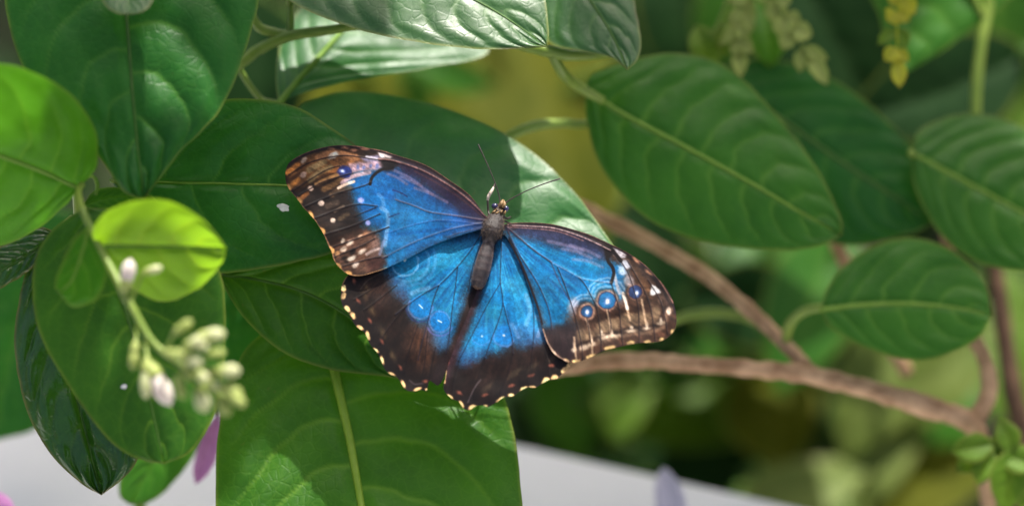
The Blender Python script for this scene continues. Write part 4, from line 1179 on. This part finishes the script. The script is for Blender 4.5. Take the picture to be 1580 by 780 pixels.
leaf('leaf', over, M['mid'], [(903, 138), (960, 175), (1060, 228), (1160, 283), (1240, 330), (1300, 362)], [(915, 112), (970, 94), (1040, 82), (1120, 102), (1200, 178), (1262, 262), (1295, 330)],
     [(906, 190), (930, 262), (1000, 338), (1100, 376), (1200, 386), (1262, 380)], 260, gx=0.06, gy=-0.20, fold=0.14, arch=15, q=4.5, nveins=9, bend=0.22, nu=120, nv=36, midrib=VEIN_PALE, mr=(4, 1.5), seed=22, wl=2.6, wm=5,
     label='large blurred leaf right of the butterfly with pale midrib')
leaf('leaf', over, M['deep'], [(1100, 120), (1200, 180), (1300, 250), (1390, 310), (1440, 345)], [(1180, 90), (1290, 125), (1390, 205), (1450, 290)], [(1120, 220), (1200, 330), (1300, 378), (1400, 362)],
     430, gx=0.03, gy=-0.12, fold=0.08, q=3.5, nveins=8, nu=90, nv=26, midrib=VEIN_DARK, mr=(4, 2), seed=23, wl=2.4, label='dark blurred leaf behind the large right leaf')
stem('twig', [(260, -300, 260), (330, 30, 220), (362, 96, 180), (400, 76, 160), (445, 56, 140), (500, 48, 130), (560, 40, 120), (700, 40, 130), (780, 62, 140), (850, 80, 140), (890, 86, 150), (960, 80, 200)],
     (9, 9, 9, 9, 9, 8, 7, 8, 9, 10, 9, 7), STEM_GREEN, over, knots=0.15)
stem('twig', [(385, 20, 150), (400, 42, 150), (422, 50, 148), (446, 54, 142)], (7, 8, 8, 7), STEM_GREEN, over)
stem('twig', [(600, -900, 300), (480, -400, 260), (440, -100, 220), (448, 10, 160), (448, 50, 142)], (14, 12, 10, 6, 6), STEM_GREEN, over)
stem('petiole', [(852, 84, 140), (868, 112, 170), (890, 132, 220), (930, 155, 258)], (8, 9, 9, 7), STEM_GREEN, over)
stem('petiole', [(740, 240, 300), (790, 208, 270), (830, 193, 270), (870, 190, 290), (920, 188, 330), (1060, 140, 430)], (7, 8, 9, 8, 7, 6), STEM_GREEN, over)
stem('petiole', [(448, 10, 160), (440, -80, 90), (420, -150, 30)], (5, 4, 4), STEM_GREEN, over)
stem('petiole', [(440, -100, 220), (300, -130, 20), (178, -110, -100)], (5, 4, 4), STEM_GREEN, over)
stem('petiole', [(440, -100, 220), (300, -140, -20), (185, -70, -150)], (4, 3, 3), STEM_GREEN, over)
stem('petiole', [(700, 40, 130), (760, -60, 100), (800, -130, 60)], (5, 4, 4), STEM_GREEN, over)
stem('petiole', [(362, 96, 180), (400, 150, 200), (430, 160, 180)], (5, 5, 5), STEM_GREEN, over)

# ------------------------------------------------------------------ brown-branched shrub on the right
rb = P(1560, 900, 500)
rsh = empty('woody_shrub', (float(rb[0]), float(rb[1]), 0), 'shrub with bare pinkish-brown branches at the right', 'shrub')
stem('branch', [(1600, 2400, 520), (1575, 1500, 510), (1545, 900, 470), (1520, 720, 430), (1496, 652, 390), (1425, 626, 370), (1340, 600, 360), (1235, 576, 350), (1100, 564, 345), (1000, 556, 345), (890, 562, 340), (760, 590, 330)],
     (26, 24, 20, 16, 17, 18, 16, 15, 13, 13, 15, 11), BARK, rsh, seg=16, n=16, knots=0.34, seed=3)
stem('branch', [(1262, 582, 356), (1225, 545, 370), (1175, 495, 390), (1100, 432, 420), (1010, 376, 440), (930, 336, 450), (840, 290, 470)], (11, 11, 12, 11, 12, 12, 10), BARK, rsh, seg=14, n=14, knots=0.34, seed=5)
stem('branch', [(1490, 655, 392), (1515, 630, 400), (1527, 595, 410), (1518, 550, 420), (1500, 515, 430), (1480, 440, 450), (1440, 300, 480)], (14, 15, 14, 13, 12, 9, 7), BARK, rsh, seg=14, knots=0.15, seed=7)
stem('branch', [(1400, 575, 620), (1350, 490, 600), (1305, 405, 580), (1280, 360, 560)], (12, 12, 12, 10), BARK, rsh, seg=12, knots=0.2, seed=9)
stem('branch', [(1590, 1400, 760), (1580, 740, 740), (1562, 600, 720), (1540, 450, 720), (1530, 380, 720)], (24, 20, 18, 16, 14), BARK_DARK, rsh, seg=12, knots=0.2, seed=11)
leaf('leaf', rsh, M['mid'], [(1266, 478), (1330, 470), (1400, 468), (1470, 474), (1531, 486)], [(1278, 440), (1310, 402), (1360, 374), (1410, 366), (1470, 386), (1518, 432)],
     [(1285, 508), (1340, 538), (1410, 556), (1465, 546), (1510, 520)], 290, gx=0.04, gy=-0.24, fold=0.08, q=2.5, nveins=6, nu=100, nv=30, midrib=VEIN_PALE, mr=(4, 1.5), seed=24, wl=2.4, label='rounded blurred leaf at the right on a curved stalk')
leaf('leaf', rsh, M['mid'], [(1405, 235), (1470, 270), (1560, 318), (1640, 360), (1720, 400)], [(1420, 200), (1470, 178), (1530, 178), (1600, 210), (1680, 300)], [(1412, 290), (1450, 360), (1510, 405), (1590, 420), (1670, 420)],
     370, gx=0.03, gy=-0.35, fold=0.10, q=4.5, nveins=8, nu=90, nv=28, midrib=VEIN_PALE, mr=(4, 1.5), seed=25, wl=2.4, label='blurred leaf cut by the right edge with bright stripes')
leaf('leaf', rsh, M['mid'], [(1350, -120), (1380, -60), (1400, 10), (1395, 80), (1385, 118)], [(1420, -100), (1560, -30), (1545, 10), (1480, 60), (1420, 100)], [(1330, -40), (1355, 20), (1368, 80)],
     520, gx=0.05, gy=-0.22, fold=0.1, q=5, nveins=6, nu=70, nv=22, midrib=VEIN_DARK, mr=(4, 2), seed=26, wl=2.4, label='dark glossy leaf in the top right corner')
stem('petiole', [(1212, 528, 375), (1220, 498, 340), (1245, 478, 310), (1290, 472, 295)], (8, 9, 8, 7), STEM_GREEN, rsh)
stem('petiole', [(1195, 512, 384), (1150, 490, 420), (1100, 482, 450), (1050, 490, 480), (1000, 520, 520)], (8, 8, 9, 8, 7), STEM_GREEN, rsh)
stem('petiole', [(1440, 300, 480), (1420, 250, 420), (1405, 235, 380)], (7, 6, 6), STEM_GREEN, rsh)
stem('petiole', [(1505, 186, 520), (1508, 120, 520), (1516, 60, 520), (1525, 10, 530), (1530, -100, 540)], (9, 10, 9, 9, 9), STEM_GREEN, rsh)
stem('petiole', [(1440, 300, 480), (1500, 240, 520), (1505, 186, 520)], (7, 7, 8), STEM_GREEN, rsh)
stem('petiole', [(1520, 30, 525), (1450, -100, 530), (1350, -120, 522)], (6, 6, 5), STEM_GREEN, rsh)


# ------------------------------------------------------------------ small sprays
def spray(parent, mat, rachis, n, ln, w, Dj=6, ang=50, end=True, seed=0):
    c = resample(catmull(rachis, 10), 0, np.linspace(0, 1, 60))
    stem('rachis', rachis, (2.4, 1.4), mat, parent, 7, 6)
    for i in range(n):
        t = (i + .6) / n
        k = int(t * 58)
        p = c[k]; d = c[k + 1] - c[k]
        a0 = math.degrees(math.atan2(d[1], d[0]))
        for s in (-1, 1):
            L_ = ln * (1 - .3 * t) * random.uniform(.6, 1.25); aa = a0 + s * ang * (1 - .35 * t) + random.uniform(-22, 22)
            cx = p[0] + math.cos(math.radians(aa)) * L_ * .5; cy = p[1] + math.sin(math.radians(aa)) * L_ * .5
            blur_leaf(parent, M['lime'] if mat is M['yellow'] and random.random() < .15 else mat, cx, cy, p[2] + random.uniform(-Dj, Dj), L_, w * random.uniform(.8, 1.3), aa, gx=random.uniform(-.3, .3), gy=random.uniform(-.3, .1), arch=3, seed=seed + i, name='leaflet', nu=14, nv=5, q=1, wav=2, rimw=2)
    if end:
        p = c[-1]; d = c[-1] - c[-4]
        a0 = math.degrees(math.atan2(d[1], d[0]))
        blur_leaf(parent, mat, p[0] + math.cos(math.radians(a0)) * ln * .4, p[1] + math.sin(math.radians(a0)) * ln * .4, p[2], ln, w, a0, arch=3, seed=seed, name='leaflet', nu=14, nv=5, q=1, wav=2, rimw=2)


sp = empty('hanging_spray', P(1390, -200, 330), 'yellow spray of small rounded leaflets hanging at the top right', 'spray')
spray(sp, M['yellow'], [(1390, -200, 330), (1388, -60, 320), (1387, 0, 312), (1384, 50, 306), (1386, 95, 300)], 10, 46, 25, ang=54, seed=30)
sp2 = empty('hanging_spray', P(1190, -200, 380), 'pale green spray of toothed leaflets hanging at the top centre right', 'spray')
spray(sp2, M['khaki'], [(1170, -200, 380), (1180, -60, 370), (1198, 0, 362), (1225, 50, 356), (1250, 90, 350)], 10, 56, 27, ang=56, seed=40)
spray(sp2, M['khaki'], [(1176, -120, 376), (1160, -40, 370), (1148, 0, 362), (1136, 45, 358), (1138, 75, 352)], 8, 52, 25, ang=42, seed=50)
yl = empty('young_sprig', P(1100, -200, 420), 'young bright green sprig above the large right leaf', 'sprig')
stem('stem', [(1140, -200, 430), (1130, -40, 425), (1112, 30, 420), (1090, 62, 418)], (4, 4, 3), STEM_GREEN, yl)
blur_leaf(yl, M['lime'], 1090, 70, 418, 70, 46, 60, gy=-.2, seed=61); blur_leaf(yl, M['lime'], 1120, 60, 424, 60, 34, 100, gy=-.3, seed=62); blur_leaf(yl, M['fresh'], 1180, 52, 460, 110, 70, 80, gy=-.5, seed=63)

sd0 = P(1540, 900, 330)
seedl = empty('seedling', (float(sd0[0]), float(sd0[1]), 0), 'small light green plant in the lower right corner', 'plant')
stem('stem', [(1550, 2600, 360), (1548, 1400, 350), (1545, 900, 345), (1540, 760, 340), (1530, 690, 330)], (7, 7, 6, 5, 4), STEM_GREEN, seedl)
for a in ((1560, 740, 110, 60, 100, 'lime'), (1500, 690, 70, 46, 170, 'lime'), (1520, 720, 60, 40, 110, 'lime'), (1545, 690, 64, 44, -60, 'lime'), (1575, 710, 70, 46, 20, 'lime'), (1495, 712, 50, 36, 140, 'lime'), (1552, 672, 60, 40, -110, 'lime'),
          (1590, 770, 90, 50, 70, 'lime'), (1520, 690, 56, 40, -150, 'fresh')):
    blur_leaf(seedl, M[a[5]], a[0], a[1], 330 + random.uniform(-15, 15), a[2], a[3], a[4], gx=random.uniform(-.2, .2), gy=random.uniform(-.45, -.1), seed=int(a[0]), arch=6)

# ------------------------------------------------------------------ petals by the table
pinkm = plain_mat('petal_pink', (0.52, 0.20, 0.44), (0.62, 0.28, 0.54), 0.5, 120, trans=(0.6, 0.2, 0.5), tfac=0.3)
lilac = plain_mat('petal_lilac', (0.56, 0.53, 0.64), (0.64, 0.61, 0.70), 0.5, 120, trans=(0.5, 0.45, 0.6), tfac=0.3)


def petal(mat, label, cx, cy, D, ln, w, ang, cat='petal', **kw):
    o = blur_leaf(None, mat, cx, cy, D, ln, w, ang, name='fallen_petal', **kw)
    o['label'] = label; o['category'] = cat; o['group'] = 'petals around the table'
    return o


petal(pinkm, 'pink pointed petal between the oval leaf and the midrib leaf', 320, 690, 300, 120, 32, -72, gy=-.2, seed=70)
petal(pinkm, 'pink petal in the bottom left corner', -4, 790, 300, 80, 50, 50, gy=-.2, seed=71)
petal(lilac, 'greyish lilac petal over the table edge at the bottom', 1036, 782, 520, 130, 46, 78, gy=-.3, seed=72)

# ------------------------------------------------------------------ background planting, out of focus
back = []
BG = [  # 'shade' leaves carry the dark of shaded gaps in their colour
    # x, y, D, length, width, angle, material, gx, gy
    ('yellow-leaved shrub glowing out of focus above the butterfly', [
        (560, 175, 1700, 420, 210, 10, 'olive', 0, -.9), (700, 150, 1900, 430, 230, 60, 'olive', 0, -.9), (860, 190, 1800, 480, 230, 75, 'olive', 0, -.9), (800, 330, 1900, 420, 210, 20, 'olive', 0, -.9),
        (930, 290, 1750, 360, 180, 100, 'lime', 0, -.9), (640, 270, 1900, 420, 210, 30, 'olive', 0, -.9), (980, 160, 2100, 330, 190, 90, 'olive', 0, -.8), (520, 110, 2000, 300, 150, 0, 'lime', 0, -.9), (400, 110, 1300, 260, 170, 80, 'shade', 0, 0), (700, 108, 1500, 150, 60, 20, 'mid', 0, 0), (640, 125, 1600, 130, 60, 80, 'warm', 0, 0)]),
    ('green shrub coloured dark as in shade, out of focus at the upper right', [
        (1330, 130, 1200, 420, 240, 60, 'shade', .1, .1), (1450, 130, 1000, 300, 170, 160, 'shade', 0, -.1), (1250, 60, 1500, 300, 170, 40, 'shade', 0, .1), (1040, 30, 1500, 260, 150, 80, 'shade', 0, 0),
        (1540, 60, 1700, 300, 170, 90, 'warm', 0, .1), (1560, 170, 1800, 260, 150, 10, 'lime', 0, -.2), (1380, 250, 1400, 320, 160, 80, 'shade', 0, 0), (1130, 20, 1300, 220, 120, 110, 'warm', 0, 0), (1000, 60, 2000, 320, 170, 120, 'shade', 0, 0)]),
    ('green shrub out of focus between the brown branches', [
        (1080, 450, 1700, 300, 150, 20, 'warm', 0, -.3), (1180, 430, 1500, 280, 150, 60, 'mid', 0, -.5), (1250, 470, 1300, 300, 150, 110, 'mid', 0, -.4), (1000, 440, 1500, 300, 150, 80, 'shade', 0, 0), (1180, 480, 1400, 260, 140, 10, 'shade', 0, 0),
        (1120, 520, 1500, 200, 90, 0, 'mid', 0, -.3), (1370, 590, 1500, 280, 140, 120, 'pale', 0, -.4), (1560, 580, 1600, 220, 120, 70, 'lime', 0, -.5), (960, 520, 1700, 260, 130, 40, 'warm', 0, -.3), (1300, 530, 1700, 200, 110, 30, 'shade', 0, 0), (1450, 580, 1500, 240, 110, 130, 'pale', 0, -.3)]),
    ('leafy plant out of focus beyond the table edge', [
        (1190, 640, 1575, 175, 150, 70, 'olive', 0, -1.0), (960, 605, 1650, 170, 80, 100, 'lime', 0, -.8), (1030, 640, 1800, 300, 100, 12, 'lime', 0, -.6), (1090, 600, 1800, 150, 90, 60, 'lime', 0, -.9), (880, 620, 1875, 200, 110, 80, 'fresh', 0, -.7),
        (1240, 745, 1425, 220, 95, -14, 'pale', 0, -1.0), (1380, 690, 1500, 280, 70, 118, 'pale', 0, -.6), (1440, 750, 1500, 230, 110, -20, 'olive', 0, -.8), (1320, 760, 1875, 220, 120, 20, 'lime', 0, -.8), (1100, 705, 1875, 280, 130, 10, 'shade', 0, -.1), (870, 655, 1950, 220, 110, 20, 'shade', 0, 0), (1310, 660, 1875, 200, 130, 60, 'shade', 0, 0), (1460, 690, 1950, 200, 120, 100, 'shade', 0, 0),
        (1040, 590, 2250, 160, 100, 90, 'shade', 0, 0), (960, 690, 2100, 280, 140, 20, 'shade', 0, 0), (1480, 640, 1800, 180, 90, 100, 'mid', 0, -.5), (1560, 500, 1950, 200, 90, 80, 'lime', 0, -.5)]),
]
for label, items in BG:
    cxm = sum(i[0] for i in items) / len(items); cym = sum(i[1] for i in items) / len(items); Dm = sum(i[2] for i in items) / len(items)
    c0 = P(cxm, cym, Dm + 250)
    o = empty('background_shrub', (float(c0[0]), float(c0[1]), 0), label, 'shrub', 'out-of-focus shrubs in the background')
    top = c0.copy(); top[2] = max(0.12, c0[2] - 0.05)
    path = catmull([np.array([c0[0], c0[1], -0.02]), np.array([c0[0] + .02, c0[1] + .02, top[2] * .5]), top], 8)
    v, f = tube_geo(path, np.linspace(.012, .006, len(path)), 8)
    build('stem', v, f, BARK_DARK, o)
    for j, (x, y, D, ln, w, an, mt, gx_, gy_) in enumerate(items):
        s = 1 / (1 + D * MMPX / D0)
        blur_leaf(o, M[mt], x, y, D, ln, w, an, gx=gx_ + random.uniform(-.15, .15), gy=gy_, arch=30, seed=100 + j, nu=30, nv=10)
        bx = x - math.cos(math.radians(an)) * ln * .5; by = y - math.sin(math.radians(an)) * ln * .5
        b0 = P(bx, by, D); mid_ = (b0 + top) / 2 + np.array([0, 0, .02])
        v, f = tube_geo(catmull([top, mid_, b0], 6), np.array([.004, .003, .002]), 6)
        build('petiole', v, f, VEIN_DARK, o)

# ------------------------------------------------------------------ dark ground cover (uncountable)
def scatter(name, n, region, size, mats, seed, label, up=0.6):
    r = np.random.default_rng(seed)
    V = []; F = []; vein = []; rim = []
    tpl_u = np.array([0, .25, .25, .25, .55, .55, .55, 1.0]); tpl_v = np.array([0, -.9, 0, .9, -1, 0, 1, 0])
    fc = [(0, 1, 2), (0, 2, 3), (1, 4, 5, 2), (2, 5, 6, 3), (4, 7, 5), (5, 7, 6)]
    pos = region(r, n)
    for i in range(n):
        L_ = size * r.uniform(.6, 1.4); W = L_ * r.uniform(.22, .34)
        yaw = r.uniform(0, 2 * math.pi); pit = r.uniform(-.5, .7)
        d = np.array([math.cos(yaw) * math.cos(pit), math.sin(yaw) * math.cos(pit), math.sin(pit)])
        nrm = np.array([r.normal(0, .4), r.normal(0, .4), up + .4]); sx = np.cross(d, nrm); sx /= np.linalg.norm(sx); nn = np.cross(sx, d)
        b = len(V)
        for u_, v_ in zip(tpl_u, tpl_v):
            V.append(pos[i] + d * (u_ - .5) * L_ + sx * v_ * W + nn * (abs(v_) * W * .25 - .25 * L_ * (u_ - .4) ** 2))
            vein.append(1 - abs(v_)); rim.append(0)
        F += [tuple(b + k for k in q) for q in fc]
    o = build(name, np.array(V), F, mats, None, {'vein': np.array(vein) * .3, 'rim': np.array(rim)})
    o['kind'] = 'stuff'; o['label'] = label; o['category'] = 'foliage'
    return o


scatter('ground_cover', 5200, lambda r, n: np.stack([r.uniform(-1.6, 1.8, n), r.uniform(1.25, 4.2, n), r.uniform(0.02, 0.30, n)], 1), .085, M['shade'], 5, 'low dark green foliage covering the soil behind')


# ------------------------------------------------------------------ the canopy added overhead, out of view, to block and dapple the sun
def shade_canopy(name, leaves, mat, label):
    """leaves: (world centre, length, width, yaw, tilt); each a real curved blade, all added unseen overhead to cast shade."""
    V = []; F = []; vein = []
    nu, nv = 12, 4
    u = np.linspace(0, 1, nu + 1); v = np.linspace(-1, 1, 2 * nv + 1)
    U, W_ = np.meshgrid(u, v, indexing='ij')
    prof = np.interp(U, [0, .12, .3, .5, .7, .87, 1], [.02, .55, .93, 1, .8, .42, 0])
    gf = grid_faces(nu + 1, 2 * nv + 1)
    for c, ln, wd, yaw, tilt in leaves:
        d = np.array([math.cos(yaw), math.sin(yaw), tilt]); d /= np.linalg.norm(d)
        sx = np.cross(d, SUN); sx /= np.linalg.norm(sx); nn = np.cross(sx, d)
        pts = c + (U[..., None] - .5) * ln * d + (W_ * prof)[..., None] * wd / 2 * sx + ((np.abs(W_) * prof * .12 * wd - .35 * ln * (U - .45) ** 2))[..., None] * nn
        F.append(gf + len(V) * (nu + 1) * (2 * nv + 1)); V.append(pts.reshape(-1, 3)); vein.append(np.exp(-(np.abs(W_) * 9) ** 2).ravel())
    vv = np.vstack(V)
    o = build(name, vv, np.vstack(F), mat, None, {'vein': np.concatenate(vein), 'rim': np.zeros(len(vv))})
    o['kind'] = 'stuff'; o['label'] = label; o['category'] = 'foliage'
    return o


# unseen leaves added overhead as sun blockers: the place they shade (x, y, D), size in photo pixels, height above it in metres
SHADE = [(230, 200, 0, 520, 240, .35, 0), (60, 500, 60, 360, 220, .40, 20), (330, 300, 60, 420, 230, .42, 10), (360, 560, 140, 300, 260, .45, 60),
         (1080, 240, 250, 480, 200, .40, 5), (1250, 280, 420, 460, 220, .46, -10), (1480, 300, 370, 420, 260, .42, 15), (1400, 450, 300, 330, 200, .5, 0),
         (120, 720, 760, 560, 420, .5, 0), (420, 720, 780, 560, 400, .52, 30), (850, 700, 800, 560, 420, .5, -20), (1080, 740, 760, 520, 400, .55, 10), (120, 760, 560, 500, 380, .6, 60), (1000, 770, 560, 480, 360, .6, 0), (560, 700, 640, 500, 400, .65, 20),
         (30, 300, -132, 420, 70, .3, 0), (205, 600, -110, 330, 110, .3, 0), (20, 760, 700, 460, 420, .6, 0), (800, 770, 640, 460, 420, .6, 0), (20, 520, 560, 420, 260, .5, 0)]
near = []
rs = np.random.default_rng(21)
for x, y, D, ln, wd, t, an in SHADE:
    t = t * (2.6 if 200 < D < 600 and x > 700 else 1.5)
    a = math.radians(an)
    d = np.array([math.cos(a), math.sin(a), 0.0]); sx = np.cross(d, SUN); sx /= np.linalg.norm(sx)
    c0 = P(x, y, D) + SUN * t
    for i in np.arange(-ln / 2 + 60, ln / 2, 120):
        for j in np.arange(-wd / 2 + 35, wd / 2, 66):
            if (i / (ln / 2)) ** 2 + (j / (wd / 2)) ** 2 > 1.15 or rs.uniform() < (0.02 if D > 500 else 0.15): continue
            q = c0 + (d * (i + rs.uniform(-22, 22)) + sx * (j + rs.uniform(-14, 14))) * MMPX + SUN * rs.uniform(-.03, .03)
            near.append((q, rs.uniform(150, 215) * MMPX, rs.uniform(80, 115) * MMPX, a + rs.uniform(-.7, .7), rs.uniform(-.2, .2)))
shade_canopy('added_shade_leaves', near, M['mid'], 'unseen leaves added close overhead to shade the plants below')
rc = np.random.default_rng(4)
far = []  # unseen leaves added overhead to darken the background
for i in range(150):
    far.append((np.array([rc.uniform(-1.6, 1.9), rc.uniform(1.5, 4.6), rc.uniform(1.75, 2.3)]), rc.uniform(.2, .32), rc.uniform(.11, .17), rc.uniform(0, 6.28), rc.uniform(-.2, .2)))
shade_canopy('added_shade_leaves', far, M['mid'], 'unseen leaves added high overhead to shade the plants behind')
